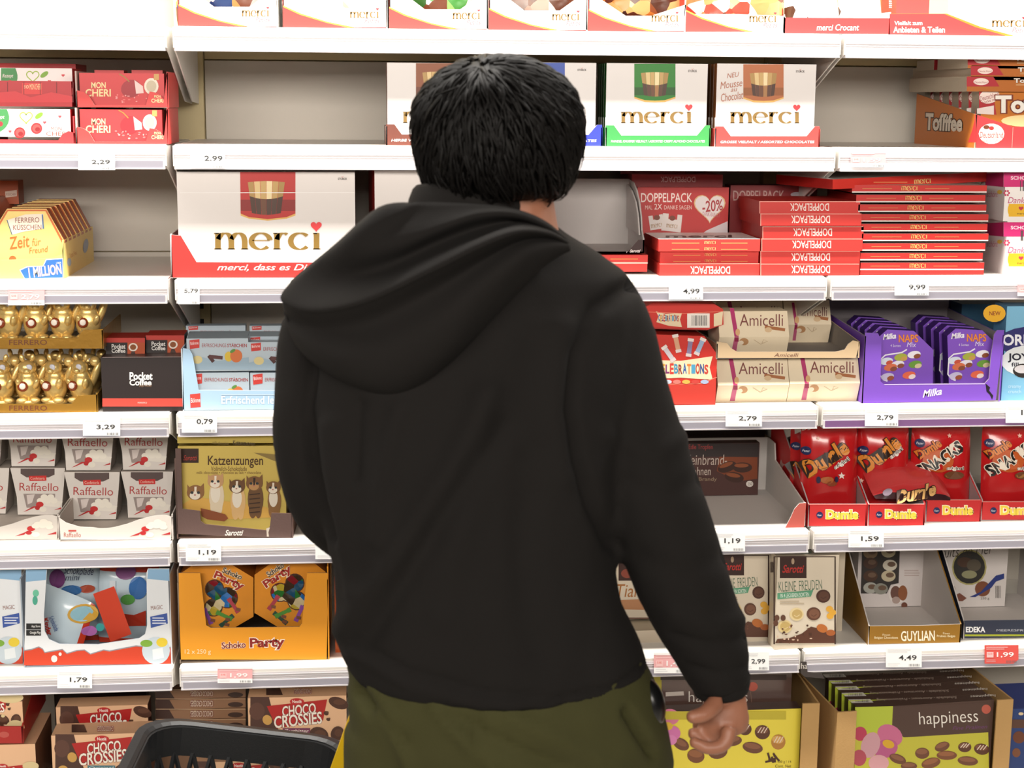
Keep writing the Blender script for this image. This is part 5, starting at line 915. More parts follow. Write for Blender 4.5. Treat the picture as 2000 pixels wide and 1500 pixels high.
def cr_top(t, x0, x1, y0, y1):
    f = t.top; w = x1-x0; f.P([(x0, y0), (x0+.2*w, y0), (x0+.25*w, y1), (x0, y1)], '4a2c22'); f.T('CHOCO CROSSIES', x0+.42*w, y0+.2*(y1-y0), x0+.68*w, y1-.15*(y1-y0), 'e8d8c8', rot=180, off=.02, out='a02420', ow=.08)
zc = ZT[6]
t = crossies('chocolate box with purple flash standing right of the stacked flats', 489, 679, 1361, 1500, .05, zc, .05, 'Zartbitter', '7a3a5a'); cr_top(t, 520, 650, 1343, 1358)
twin(t, dy=.053, label='chocolate box with purple flash behind the front one')
t = crossies('chocolate box with blue flash in front at the lower left', 108, 298, 1434, 1560, .02, zc, .06, 'Original', '4a7a88'); cr_top(t, 140, 260, 1416, 1431)
t = crossies('chocolate box standing half hidden behind the blue-flash box', 118, 295, 1379, 1500, .10, zc, .05, 'Original', '4a7a88')
t = crossies('chocolate box low beside the basket rim', 380, 560, 1487, 1600, .02, zc, .05, 'Original', '4a7a88')
t = crossies('chocolate box low right of the yellow handle', 640, 820, 1489, 1600, .03, zc, .05, 'Original', '4a7a88')
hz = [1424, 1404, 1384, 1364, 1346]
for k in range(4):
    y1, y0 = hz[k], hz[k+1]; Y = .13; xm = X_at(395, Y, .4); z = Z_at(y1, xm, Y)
    t = pack('chocolate_box', 'flat chocolate box, %s of the stack with painted shade' % ('lowest visible', 'second', 'third', 'topmost')[k], 'chocolate box', 304, 480, y0, Y, .16, z=z, h=Z_at(y0+1, xm, Y)-z, cols=('8a6448', '4a3024', '6a4c38'), group='chocolate boxes'); f = t.front  # chocolate box colours darkened: shade under the shelf is painted in
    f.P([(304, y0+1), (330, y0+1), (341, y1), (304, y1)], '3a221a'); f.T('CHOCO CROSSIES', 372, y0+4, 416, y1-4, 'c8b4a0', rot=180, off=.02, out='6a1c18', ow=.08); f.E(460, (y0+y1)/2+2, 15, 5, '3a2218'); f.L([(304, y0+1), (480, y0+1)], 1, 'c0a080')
pack('chocolate_box', 'flat chocolate box carrying the stack with painted shade', 'chocolate box', 304, 480, 1440, .13, .16, z=zc, h=Z_at(1425, -.55, .13)-zc, cols=('8a6448', '4a3024', '6a4c38'), group='chocolate boxes')  # same shade-darkened colours as the flats above
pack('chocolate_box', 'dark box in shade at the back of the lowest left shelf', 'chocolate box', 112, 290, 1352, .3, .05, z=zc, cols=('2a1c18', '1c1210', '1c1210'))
# white crossies in a red slanted tray, far left
t = crossies('light chocolate box in the upper red tray at the lower left', -95, 46, 1352, 1460, .03, .40, .16, 'Weiss', 'c8a860', rz=.0, dark='c89a6a', side='8a5a40'); t.left
f = t.right; f.T('CROSSIES', 46, 1400, 62, 1408, 'b02a20', rot=-75)if 0 else None
f = t.front; f.E(20, 1362, 26, 11, 'd8c494'); f.E(30, 1420, 18, 14, 'd8c494'); f.E(6, 1398, 4, 3, 'd8c494')
t = tray('chocolate_tray', 'upper red tray with slanted side at the lower left', [(-100, 1488), (46, 1488), (46, 1455), (-100, 1455)], .018, .22, z=.372, out='a82420', ins=mat('8a2a24', .6), sides=[(0, 0), (.22, 0), (.22, .10), (0, .035)]); t.front.E(10, 1471, 10, 6, 'b85048'); 
t = crossies('light chocolate box under the red tray at the lower left', -60, 76, 1490, 1600, .03, zc, .16, 'Weiss', 'c8a860', dark='c89a6a', side='8a5a40', h=.16); t.front.E(60, 1496, 16, 9, 'd8c494')
# happiness cartons
YB = mat('ead84a', .4); HB = mat('4e3830', .42)
def choc(f, pts):
    for (x, y, rx, ry, r, k) in pts:
        f.E(x, y, rx, ry, ('5a3424', '6e4430', 'b8803c', '7a4a30')[k % 4], rot=r); f.E(x-1, y-ry*.3, rx*.8, ry*.5, ('7a4e38', '8a5a40', 'd8a860', '96603e')[k % 4], rot=r)
        if k in (0, 2, 5):
            for q in (-.4, 0, .4): f.L([(x+rx*q-3, y+ry*.1), (x+rx*q+4, y-ry*.7)], 1.6, 'e8d8c8')
t = pack('assorted_praline_box', 'yellow praline box in the open carton by the man’s hand', 'praline box', 1275, 1558, 1388, .04, .04, z=zc, cols=(YB, 'a89428', HB)); f = t.front
choc(f, [(1455, 1424, 13, 12, 0, 0), (1489, 1430, 15, 14, 10, 0), (1520, 1449, 14, 15, 10, 2), (1470, 1460, 20, 11, 10, 1), (1402, 1468, 19, 14, -10, 5), (1359, 1476, 17, 14, 10, 3), (1330, 1453, 17, 11, 30, 1), (1431, 1447, 18, 10, -8, 1)])
for k in range(8): f.L([(1494+random.uniform(-2, 22), 1472+random.uniform(-2, 16)), (1502+random.uniform(0, 20), 1484+random.uniform(-4, 6))], 4, '4a2a1c')
f.T('400 g / 14', 1518, 1485, 1545, 1491, '6a5c1c'); f.T('Cont. Net', 1514, 1493, 1545, 1499, '6a5c1c')
f.E(1308, 1400, 19, 16, 'd87a98'); f.E(1312, 1432, 17, 15, 'd878b4'); f.E(1304, 1418, 10, 8, 'e0b838'); f.E(1310, 1445, 12, 10, 'e088c0'); f.R(1272, 1389, 1535, 1405, 'c4b434')
t = pack('assorted_praline_box', 'brown praline box leaning behind the yellow one', 'praline box', 1278, 1538, 1318, .09, .05, z=zc, cols=(mat('5c4640', .25, coat=.5), '4a3630', '6a5048')); f = t.front
f.R(1276, 1318, 1292, 1400, 'b0a438'); f.R(1290, 1318, 1536, 1328, '3e2e2a'); f.T('happiness', 1345, 1350, 1460, 1378, 'e8e0d8', off=-.005); f.E(1470, 1341, 10, 9, 'b85a4a'); f.L([(1466, 1350), (1468, 1372)], 1, '8a6a5a'); f.T('Fine Pralinen', 1440, 1376, 1488, 1383, 'a08878', shear=.3); f.P([(1300, 1352), (1335, 1350), (1336, 1358), (1300, 1360)], 'd8ccc4')
t = Thing('cardboard_carton', 'open brown cardboard carton around the yellow praline box', 'carton', (X_at(1415, .02, zc), .02, zc), 0)
xr = X_at(1592, .02, zc)-t.o.location.x; xl = X_at(1262, .02, zc)-t.o.location.x; hz_ = Z_at(1372, t.o.location.x+xr, .02)-zc
t.yz('side_panel', [(0, 0), (.30, 0), (.30, hz_+.01), (0, hz_)], xr-.004, xr, [KRAFT]); t.yz('side_panel', [(0, 0), (.30, 0), (.30, hz_+.01), (0, hz_)], xl, xl+.004, [KRAFT])
t.box('front_flap', xr-.036, xr, -.004, 0, 0, hz_, [KRAFT]); t.box('front_flap', xl, xl+.03, -.004, 0, 0, hz_, [KRAFT]); t.box('base', xl, xr, 0, .3, 0, .004, [KRAFT]); t.box('back_panel', xl, xr, .296, .3, 0, hz_, [KRAFT])
t.o['category'] = 'carton'
# second happiness carton, turned
rz2 = math.radians(4.5)
t = pack('assorted_praline_box', 'green and brown praline box in front of the turned carton', 'praline box', 1664, 1935, 1375, .03, .035, z=zc, cols=(HB, '3e2c26', HB), rz=rz2, group='praline boxes in the turned carton'); f = t.front
f.P([(1670, 1384), (1746, 1382), (1743, 1420), (1765, 1440), (1930, 1430), (1932, 1532), (1668, 1532)], 'c2bc3e'); f.P([(1670, 1381), (1744, 1379), (1741, 1425), (1700, 1430), (1670, 1425)], 'b4c23c'); f.P([(1744, 1380), (1930, 1372), (1932, 1430), (1768, 1440), (1742, 1420)], HB)
f.T('happiness', 1795, 1388, 1910, 1420, 'ece6de', off=-.008, rot=-3); f.E(1926, 1385, 9, 9, 'b85a4a'); f.T('Fine Pralinen', 1860, 1417, 1928, 1424, '6a3a6a', shear=.3, rot=-3)
for (x, y, rx, ry, c, r) in ((1738, 1436, 26, 20, 'c86a90', 30), (1730, 1462, 24, 18, 'b85a88', -20), (1680, 1433, 13, 14, 'b83a58', 0), (1700, 1455, 18, 26, 'cc9aa4', 20), (1735, 1453, 12, 8, 'd8a82c', 20), (1678, 1480, 14, 16, 'b04a5a', 0), (1716, 1490, 20, 16, 'd8a0a8', 0)): f.E(x, y, rx, ry, c, rot=r)
choc(f, [(1801, 1471, 14, 11, 0, 1), (1840, 1458, 15, 9, -20, 1), (1849, 1475, 20, 9, 0, 3), (1884, 1459, 13, 10, 0, 0), (1917, 1463, 15, 11, 10, 0), (1890, 1486, 20, 9, 5, 1), (1753, 1482, 17, 9, 20, 1), (1818, 1490, 19, 10, -15, 3), (1775, 1496, 16, 8, 0, 1)])
hh7 = t.h
f = t.top
f.P([(1664, 1374), (1706, 1373), (1699, 1366), (1656, 1367)], 'e8e4e0'); f.bars(1670, 1367.5, 1698, 1372.5, 14, '4a4644')
f.T('happiness', 1895, 1357, 1944, 1363, 'e4dcd4', rot=177, off=.01); f.T('Schokolade - Assortment - Pralinenmischung', 1712, 1362, 1868, 1368, 'c8b4a8', rot=178)
for k in range(4): q = twin(t, dx=.036*(k+1)*-math.sin(rz2), dy=.0365*(k+1), label='praline box on edge, %s behind the green and brown one' % ('first','second','third','fourth')[k])
cx2 = X_at(1775, .02, zc)
t = Thing('cardboard_carton', 'turned brown cardboard carton holding the praline boxes on edge', 'carton', (cx2, .018, zc), rz2)
xl = (X_at(1622, .02, zc)-cx2)/math.cos(rz2); xr = (X_at(1972, .02, zc)-cx2)/math.cos(rz2); hk = hh7
t.yz('side_panel', [(0, 0), (.32, 0), (.32, hk), (0, hk)], xl, xl+.004, [KRAFT]); t.yz('side_panel', [(0, 0), (.32, 0), (.32, hk+.006), (0, hk+.004)], xr-.004, xr, [KRAFT])
t.box('front_flap', xl, xl+.042, -.004, 0, 0, hk, [KRAFT]); t.box('front_flap', xr-.036, xr, -.004, 0, 0, hk+.004, [KRAFT]); t.box('base', xl, xr, 0, .32, 0, .004, [KRAFT])
t = Thing('shelf_ticket_holder', 'dark ticket lettered ha hanging from the rail gap above the cardboard cartons', 'price tag', tuple(at(1571, 1318, -.016)), 0)
pp = [t.loc2(*q) for q in [(1563, 1292), (1575, 1292), (1577, 1312), (1604, 1314), (1610, 1325), (1572, 1322), (1564, 1315)]]; V, F = prismv(pp, -.001, 0); t.part('paper', V, F, [mat('3a3230', .5)]); t.face((0, -.001, 0), (0, -1, 0)).T('ha', 1565, 1295, 1576, 1306, 'd8d0c8')
t = pack('blue_box', 'dark blue praline box low at the right frame edge', 'praline box', 1966, 2090, 1382, .05, .14, z=zc, cols=('243c74', '1c2c5a', '2c4088'), rz=.03); t.front.E(1990, 1440, 12, 12, '6a3a24'); t.front.E(1985, 1470, 8, 9, '7a4a30'); t.front.E(1994, 1394, 5, 3, 'e0c8a0'); t.front.R(1966, 1405, 2090, 1422, '5a3c30')
# ================================================================== shopping basket
def cat_rom(P, n):
    """smooth points (tuples) through control points"""
    P = [Vector(p) for p in P]; o = []
    for i in range(len(P)-1):
        p0, p1, p2, p3 = P[max(0, i-1)], P[i], P[i+1], P[min(len(P)-1, i+2)]
        for k in range(n):
            t = k/n; o.append(.5*((2*p1)+(p2-p0)*t+(2*p0-5*p1+4*p2-p3)*t*t+(3*p1-p0-3*p2+p3)*t**3))
    return o+[P[-1]]
def tube(bm, pts, n=16, sub=4, flat=1.0):
    """lofted limb: pts (x,y,z,r)"""
    Q = cat_rom([Vector(p) for p in pts], sub) if sub > 1 else [Vector(p) for p in pts]
    rings = []; ref = None
    for i, q in enumerate(Q):
        a = Q[max(0, i-1)].to_3d(); b = Q[min(len(Q)-1, i+1)].to_3d(); d = (b-a).normalized()
        if ref is None: ref = Vector((1, 0, 0)) if abs(d.x) < .8 else Vector((0, 1, 0))
        u = (ref-d*ref.dot(d)).normalized(); v = d.cross(u); ref = u; c = q.to_3d(); r = q[3]
        rings.append([bm.verts.new(c+u*(r*math.cos(2*math.pi*k/n))+v*(r*flat*math.sin(2*math.pi*k/n))) for k in range(n)])
    for A, B in zip(rings, rings[1:]):
        for k in range(n): bm.faces.new((A[k], A[(k+1) % n], B[(k+1) % n], B[k]))
    bm.faces.new(rings[0][::-1]); bm.faces.new(rings[-1])
def loft(bm, rings, n=36):
    """rings: (cx,cy,cz,rx,ry)"""
    R_ = []
    for (cx, cy, cz, rx, ry) in rings:
        R_.append([bm.verts.new((cx+rx*math.cos(2*math.pi*k/n), cy+ry*math.sin(2*math.pi*k/n), cz)) for k in range(n)])
    for A, B in zip(R_, R_[1:]):
        for k in range(n): bm.faces.new((A[k], B[k], B[(k+1) % n], A[(k+1) % n]))
    bm.faces.new(R_[0]); bm.faces.new(R_[-1][::-1])
def remesh(bm, vox, it, mats, name):
    bmesh.ops.recalc_face_normals(bm, faces=bm.faces[:])
    me = bpy.data.meshes.new('tmp'); bm.to_mesh(me); bm.free(); o = bpy.data.objects.new('tmp', me); C.objects.link(o)
    m_ = o.modifiers.new('r', 'REMESH'); m_.mode = 'VOXEL'; m_.voxel_size = vox
    if it: s_ = o.modifiers.new('s', 'SMOOTH'); s_.factor = .5; s_.iterations = it
    bpy.context.view_layer.update(); dg = bpy.context.evaluated_depsgraph_get()
    out = bpy.data.meshes.new_from_object(o.evaluated_get(dg)); bpy.data.objects.remove(o); bpy.data.meshes.remove(me)
    out.name = name; out.materials.clear()
    for q in mats: out.materials.append(q)
    for p in out.polygons: p.use_smooth = True
    return out
BK = mat('17181a', .42, bump=.08, bs=500)
p0 = at(436, 1424, -.45); bx, bz = p0.x, p0.z
t = Thing('shopping_basket', 'black plastic shopping basket hanging beside the man’s left leg', 'basket', (bx, -.66, bz-.24), -.06)
t.o.rotation_euler = (0, .13, -.06); t.mw = Matrix.LocRotScale(t.o.location, t.o.rotation_euler, None); t.inv = t.mw.inverted()
W, D_, Hh = .158, .21, .24
def rrect(w, d, r, n=6):
    o = []
    for (sx, sy, a0) in ((1, 1, 0), (-1, 1, 90), (-1, -1, 180), (1, -1, 270)):
        for k in range(n+1):
            a = math.radians(a0+90*k/n); o.append((sx*(w-r)+r*math.cos(a), sy*(d-r)+r*math.sin(a)))
    return o
def band(t, name, lv, m_):
    """closed ring wall through levels (scale, z) of the rounded rectangle, outer then inner skin"""
    n = len(rrect(1, 1, .1)); V, F = [], []
    for (g, z, r) in lv: V += [(x, y, z) for x, y in rrect(W*g, D_*g if g < 1 else D_+W*(g-1), r)]
    for i in range(len(lv)):
        j = (i+1) % len(lv)
        for k in range(n): F.append((i*n+k, i*n+(k+1) % n, j*n+(k+1) % n, j*n+k))
    return t.part(name, V, F, [m_], smooth=False)
band(t, 'rim', [(1.0, Hh-.004, .06), (1.04, Hh, .065), (1.13, Hh-.002, .075), (1.15, Hh-.012, .075), (1.13, Hh-.014, .07), (1.02, Hh-.016, .06)], BK)
band(t, 'upper_wall', [(1.0, Hh-.006, .06), (.985, Hh-.055, .06), (.965, Hh-.055, .058), (.98, Hh-.006, .06)], BK)
band(t, 'lower_wall', [(.86, .035, .05), (.84, 0, .05), (.82, 0, .05), (.84, .035, .05)], BK)
b_ = rrect(W*.84, D_*.84, .05); t.part('base', [(x, y, .0) for x, y in b_]+[(x, y, .004) for x, y in b_], [tuple(range(len(b_)))[::-1], tuple(range(len(b_), 2*len(b_)))]+[(i, (i+1) % len(b_), (i+1) % len(b_)+len(b_), i+len(b_)) for i in range(len(b_))], [BK])
def perim(u, g):
    P = rrect(W*g, D_*g, .055, 6); L = [0]
    for i in range(len(P)): a, b = P[i], P[(i+1) % len(P)]; L.append(L[-1]+math.hypot(b[0]-a[0], b[1]-a[1]))
    s_ = (u % 1)*L[-1]
    for i in range(len(P)):
        if L[i+1] >= s_: a, b = P[i], P[(i+1) % len(P)]; q = (s_-L[i])/max(1e-9, L[i+1]-L[i]); return Vector((a[0]+(b[0]-a[0])*q, a[1]+(b[1]-a[1])*q, 0))
for k in range(44):
    for sg in (1, -1):
        a = perim(k/44, .975); b = perim(k/44+sg*.035, .85); a.z = Hh-.05; b.z = .03
        bm = bmesh.new(); tube(bm, [(*a, .0042), (*b, .0042)], n=5, sub=1)
        link(bpy.data.objects.new('rib', bm_mesh('rib', bm, [BK], False)), t.o)
# yellow pull handle
YH = mat('e2b80e', .38)
a = t.inv @ at(642, 1580, -.60); b = t.inv @ at(738, 1310, -.60); d = (b-a).normalized(); sx = Vector((0, 1, 0)).cross(d).normalized()*.019; sy = d.cross(sx).normalized()*.006
V = [c+s1*sx+s2*sy for c in (a, b) for s2 in (-1, 1) for s1 in (-1, 1)]
h_ = t.part('handle', V, BF, [YH]); n_ = (sy.normalized() if sy.y < 0 else -sy.normalized())
for k in range(9):
    c = a+(b-a)*(.08+.085*k)+sx*.45+n_*.0062; e = d*.008
    link(bpy.data.objects.new('handle_slot', mesh('handle_slot', [c-e-sx*.16, c-e+sx*.16, c+e+sx*.16, c+e-sx*.16], [(0, 1, 2, 3)], [mat('4a3208', .6)])), h_)
bm = bmesh.new(); g0 = b-sx*2.0; g1 = b+sx*5; tube(bm, [(*g0, .012), (*g1, .012)], n=12, sub=1); t.part('grip', [v.co for v in bm.verts], [tuple(v.index for v in f.verts) for f in (bm.verts.index_update() or bm.faces)], [YH]); bm.free()
# ================================================================== the man
SKIN = mat('8a5a44', .5, bump=.06, bs=120, var=.08, vs=25); CLOTH = mat('171514', .95, bump=.2, bs=700, var=.15, vs=6, spec=.15)
OLIVE = mat('35341a', .85, bump=.2, bs=500, var=.12, vs=7, spec=.2); HAIRM = mat('0b0908', .55, spec=.15)
YM = -.95
def mpt(px, py, Y): v = at(px, py, Y); return (v.x, v.y, v.z)
def ring(py, l, r, ry, Y):
    a, b = at(l, py, Y), at(r, py, Y); return ((a.x+b.x)/2, Y, (a.z+b.z)/2, (b.x-a.x)/2, ry)
TORSO = [(398, 840, 1030, .070, -.90), (425, 808, 1070, .085, -.90), (455, 752, 1105, .098, -.91), (490, 690, 1165, .112, -.92), (535, 640, 1225, .124, -.93), (610, 606, 1245, .135, -.94), (740, 594, 1238, .142, -.95),
         (880, 602, 1216, .142, -.955), (1000, 622, 1202, .136, -.96), (1100, 650, 1199, .132, -.96), (1180, 655, 1212, .132, -.96), (1250, 662, 1248, .136, -.96), (1300, 682, 1264, .136, -.96), (1316, 694, 1258, .128, -.96)]
ARM_R = [(1150, 570, -.92, .055), (1178, 640, -.93, .064), (1210, 770, -.945, .066), (1252, 900, -.955, .065), (1302, 1050, -.955, .066), (1346, 1170, -.945, .062), (1386, 1262, -.94, .053), (1402, 1318, -.94, .044), (1408, 1343, -.94, .037)]
ARM_L = [(668, 580, -.92, .052), (636, 660, -.93, .060), (622, 760, -.94, .057), (619, 860, -.94, .056), (628, 930, -.925, .055), (652, 990, -.89, .053), (735, 1080, -.80, .050), (765, 1190, -.70, .044), (752, 1270, -.64, .038)]
def limb(L_, k=1.0, dr=0.0): return [(*mpt(a, b, Y), r*k+dr) for a, b, Y, r in L_]
# --- skin body: one continuous figure
bm = bmesh.new()
loft(bm, [(cx, cy, cz, rx*.86, ry*.84) for cx, cy, cz, rx, ry in [ring(*q) for q in TORSO]][2:])
hc = Vector(mpt(985, 285, -.885))
tube(bm, [(*mpt(1000, 470, -.92), .066), (*mpt(1002, 420, -.915), .056), (*mpt(998, 370, -.905), .054), (*mpt(990, 300, -.9), .056)], n=20)
LOOK = Matrix.Rotation(-.38, 4, 'Z') @ Matrix.Rotation(-.12, 4, 'X')     # faces the shelf, turned a little to the right
def hd(x, y, z): return hc + LOOK.to_3x3() @ Vector((x, y, z))
def hell(c, r, e=(0, 0, 0)):
    bmesh.ops.create_uvsphere(bm, u_segments=20, v_segments=14, radius=1, matrix=Matrix.Translation(hd(*c)) @ LOOK @ Matrix.LocRotScale(None, __import__('mathutils').Euler(e), Vector(r)))
hell((0, 0, .012), (.076, .094, .094)); hell((0, .036, -.062), (.056, .056, .060)); hell((0, .094, -.028), (.012, .018, .020), (.3, 0, 0)); hell((0, .084, -.010), (.009, .012, .026)); hell((0, .078, -.066), (.024, .012, .006)); hell((0, .076, -.077), (.021, .012, .006)); hell((0, .070, -.104), (.020, .016, .014))
for s_ in (-1, 1): hell((s_*.078, .002, -.022), (.010, .018, .030), (.15, 0, s_*.35)); hell((s_*.034, .078, .010), (.022, .010, .007)); hell((s_*.042, .062, -.035), (.022, .018, .018))
tube(bm, limb(ARM_R, .74)+[(*mpt(1414, 1362, -.94), .027)], n=14); tube(bm, limb(ARM_L, .74)+[(*mpt(742, 1300, -.62), .026)], n=14)
def chain(P, r0, r1): tube(bm, [(*mpt(a, b, Y), r0+(r1-r0)*i/(len(P)-1)) for i, (a, b, Y) in enumerate(P)], n=10, sub=3); e = Vector(mpt(*P[-1])); bmesh.ops.create_uvsphere(bm, u_segments=10, v_segments=8, radius=r1, matrix=Matrix.Translation(e))
tube(bm, [(*mpt(1414, 1345, -.94), .027), (*mpt(1416, 1372, -.942), .031), (*mpt(1414, 1405, -.945), .036), (*mpt(1413, 1428, -.945), .033)], n=14, flat=.62)
chain([(1424, 1420, -.975), (1416, 1452, -.985), (1386, 1462, -.988), (1356, 1450, -.984)], .0115, .0085)
chain([(1422, 1424, -.952), (1408, 1458, -.955), (1376, 1456, -.955), (1354, 1432, -.952)], .0115, .0088)
chain([(1414, 1422, -.930), (1396, 1448, -.927), (1370, 1440, -.925), (1362, 1414, -.925)], .0108, .0082)
chain([(1406, 1416, -.911), (1388, 1434, -.905), (1368, 1424, -.902), (1366, 1404, -.902)], .0095, .0075)
chain([(1400, 1372, -.968), (1382, 1390, -.985), (1366, 1398, -.992), (1352, 1400, -.995)], .0135, .0095)
for k in range(4):                                   # left hand closed round the basket grip
    y_ = 1302+k*7; chain([(745, 1298+k*6, -.628+.004*k), (725, y_, -.612), (716, y_+3, -.588), (735, y_+6, -.575)], .010, .008)
chain([(752, 1296, -.63), (742, 1288, -.605), (726, 1292, -.585)], .012, .009)
LEGC = [((815, 1.0), -1), ((1130, 1.0), 1)]
hipz = at(950, 1480, YM).z
xl_, xr_ = at(812, 1480, YM).x, at(1150, 1480, YM).x
for x in (xl_, xr_): tube(bm, [(x, YM, hipz+.06, .085), (x, YM-.005, hipz-.15, .075), (x, YM+.005, .45, .052), (x, YM-.01, .30, .05), (x, YM, .10, .036), (x, YM+.0, .05, .036)], n=16)
loft(bm, [(cx, cy, cz, rx, ry) for cx, cy, cz, rx, ry in [ring(1260, 700, 1235, .11, -.96), ring(1380, 705, 1265, .115, -.96), ring(1480, 735, 1240, .105, -.955)]])
body = remesh(bm, .0042, 3, [SKIN], 'person')
man = Thing('person', 'person seen from behind in a black hooded sweatshirt and olive trousers with right arm hanging', 'person', (0, 0, 0), 0, None, body)
man.o['label'] = 'person seen from behind in black hoodie and olive trousers holding a basket'
for s_ in (-1, 1):
    bm = bmesh.new(); bmesh.ops.create_uvsphere(bm, u_segments=14, v_segments=10, radius=.0125, matrix=Matrix.Translation(hd(s_*.034, .077, .0)))
    e_ = link(bpy.data.objects.new('eye', bm_mesh('eye', bm, [mat('e8e2dc', .2)])), man.o)
    bm = bmesh.new(); bmesh.ops.create_uvsphere(bm, u_segments=10, v_segments=8, radius=.0065, matrix=Matrix.Translation(hd(s_*.034, .0845, .0))); link(bpy.data.objects.new('iris', bm_mesh('iris', bm, [mat('2a1a10', .2)])), e_)
    bm = bmesh.new(); tube(bm, [(*hd(s_*.016, .088, .020), .003), (*hd(s_*.036, .086, .026), .004), (*hd(s_*.056, .072, .020), .002)], n=6); link(bpy.data.objects.new('eyebrow', bm_mesh('eyebrow', bm, [HAIRM])), man.o)
# --- clothes: fold lines read off the cloth, raised or sunk on the mesh
def to_px(v):
    d = v-CAM; z = d.dot(FW); return 1000+FPX*d.dot(RT)/z, 750-FPX*d.dot(UP)/z
def folds(me, L_, back=True):
    ns = [v.normal.copy() for v in me.vertices]
    for v, n in zip(me.vertices, ns):
        if n.dot(CAM-v.co) < 0: continue
        x, y = to_px(v.co); dsp = 0.0
        for pts, w, amp in L_:
            best = 1e9
            for (ax, ay), (bx_, by) in zip(pts, pts[1:]):
                dx, dy = bx_-ax, by-ay; q = max(0, min(1, ((x-ax)*dx+(y-ay)*dy)/(dx*dx+dy*dy))); best = min(best, math.hypot(x-ax-q*dx, y-ay-q*dy))
            if best < 3*w: dsp += amp*math.exp(-(best/w)**2)
        dsp += .0022*noise.noise(Vector((x/90, y/160, 3.1)))+.0012*noise.noise(Vector((x/40, y/60, 7.7)))
        v.co += n*dsp*1.3
bm = bmesh.new(); loft(bm, [ring(*q) for q in TORSO]); tube(bm, limb(ARM_R), n=24); tube(bm, limb(ARM_L), n=24)
for c in ((1130, 560), (700, 570)): bmesh.ops.create_uvsphere(bm, u_segments=20, v_segments=14, radius=.075, matrix=Matrix.Translation(mpt(c[0], c[1]+50, -.93)))
hoodie = remesh(bm, .0068, 9, [CLOTH], 'hoodie')
folds(hoodie, [([(672, 1225), (760, 1110), (870, 930), (950, 770)], 26, .009), ([(720, 1240), (850, 1040), (985, 830)], 24, -.008), ([(640, 830), (655, 980), (690, 1150)], 18, .007), ([(780, 800), (740, 960), (735, 1050)], 20, .006), ([(700, 790), (690, 930)], 16, -.006),
    ([(1248, 548), (1165, 600), (1122, 690), (1112, 800), (1128, 900), (1160, 990), (1196, 1060)], 15, -.010), ([(1100, 640), (1085, 800), (1100, 930)], 26, .006), ([(612, 690), (598, 800), (612, 920), (650, 1050)], 12, -.010),
    ([(690, 1250), (800, 1312), (950, 1354), (1100, 1364), (1200, 1344), (1256, 1295)], 6, -.0045), ([(690, 1275), (800, 1338), (950, 1378), (1100, 1388), (1200, 1368)], 12, .004),
    ([(1190, 850), (1280, 890), (1335, 850)], 18, .003), ([(1225, 940), (1300, 970), (1385, 930)], 18, -.003), ([(1250, 1090), (1340, 1120), (1430, 1080)], 22, -.003),
    ([(1320, 1200), (1400, 1225), (1460, 1205)], 18, .004), ([(1310, 1240), (1390, 1262), (1465, 1240)], 10, -.004), ([(1340, 1300), (1400, 1318), (1455, 1300)], 9, -.004),
    ([(1000, 560), (960, 760), (900, 1000), (860, 1200)], 40, .006), ([(1040, 900), (1020, 1100), (1050, 1280)], 35, -.005)])
ho = link(bpy.data.objects.new('hoodie', hoodie), man.o)
def yback(px): return -.935-.128*math.sqrt(max(0, 1-((px-920)/335)**2))
HC = [(0.012, [(806, 402), (815, 396), (842, 394), (882, 396), (932, 400), (982, 406), (1030, 418), (1070, 438), (1105, 468)]),
      (.045, [(738, 412), (705, 452), (722, 478), (792, 468), (862, 443), (932, 420), (1000, 418), (1060, 438), (1107, 470)]),
      (.022, [(655, 483), (628, 518), (664, 543), (752, 523), (852, 478), (932, 448), (1005, 434), (1065, 447), (1108, 472)]),
      (.078, [(578, 546), (557, 578), (612, 600), (712, 582), (842, 522), (932, 478), (1010, 451), (1070, 455), (1109, 474)]),
      (.074, [(566, 560), (556, 592), (615, 612), (715, 594), (844, 534), (934, 488), (1011, 456), (1070, 457), (1109, 475)]),
      (.048, [(557, 585), (566, 618), (640, 642), (732, 628), (850, 568), (940, 512), (1015, 472), (1072, 466), (1110, 477)]),
      (.070, [(556, 600), (576, 652), (652, 690), (737, 690), (860, 626), (945, 552), (1022, 496), (1076, 479), (1111, 480)]),
      (.050, [(560, 612), (587, 682), (672, 735), (762, 746), (866, 691), (951, 602), (1030, 522), (1080, 493), (1112, 484)]),
      (.004, [(568, 640), (610, 702), (700, 755), (788, 772), (872, 717), (957, 627), (1041, 536), (1086, 501), (1113, 487)]),
      (-.03, [(590, 640), (625, 690), (705, 740), (788, 755), (862, 705), (945, 618), (1030, 530), (1078, 498), (1108, 486)])]
rows = []
for out, pts in HC:
    P = []
    for i, (x, y) in enumerate(pts):
        taper = min(1, i/1.5+.45)*min(1, (8-i)/2.2+.12); P.append(mpt(x, y, yback(x)-out*taper))
    a = Vector(P[0]); P = [(a.x+.03, a.y+.09, a.z-.01), (a.x+.004, a.y+.035, a.z)]+P
    rows.append(cat_rom(P, 6))
cols = [cat_rom([r_[i] for r_ in rows], 5) for i in range(len(rows[0]))]
nr, nc = len(cols[0]), len(cols); V = [tuple(cols[i][j]) for i in range(nc) for j in range(nr)]
F = [(i*nr+j, i*nr+j+1, (i+1)*nr+j+1, (i+1)*nr+j) for i in range(nc-1) for j in range(nr-1)]
hood = link(bpy.data.objects.new('hood', mesh('hood', V, F, [CLOTH], None, True)), ho)
sm = hood.modifiers.new('smooth', 'SMOOTH'); sm.factor = .5; sm.iterations = 2
so = hood.modifiers.new('thick', 'SOLIDIFY'); so.thickness = .004; so.offset = 0
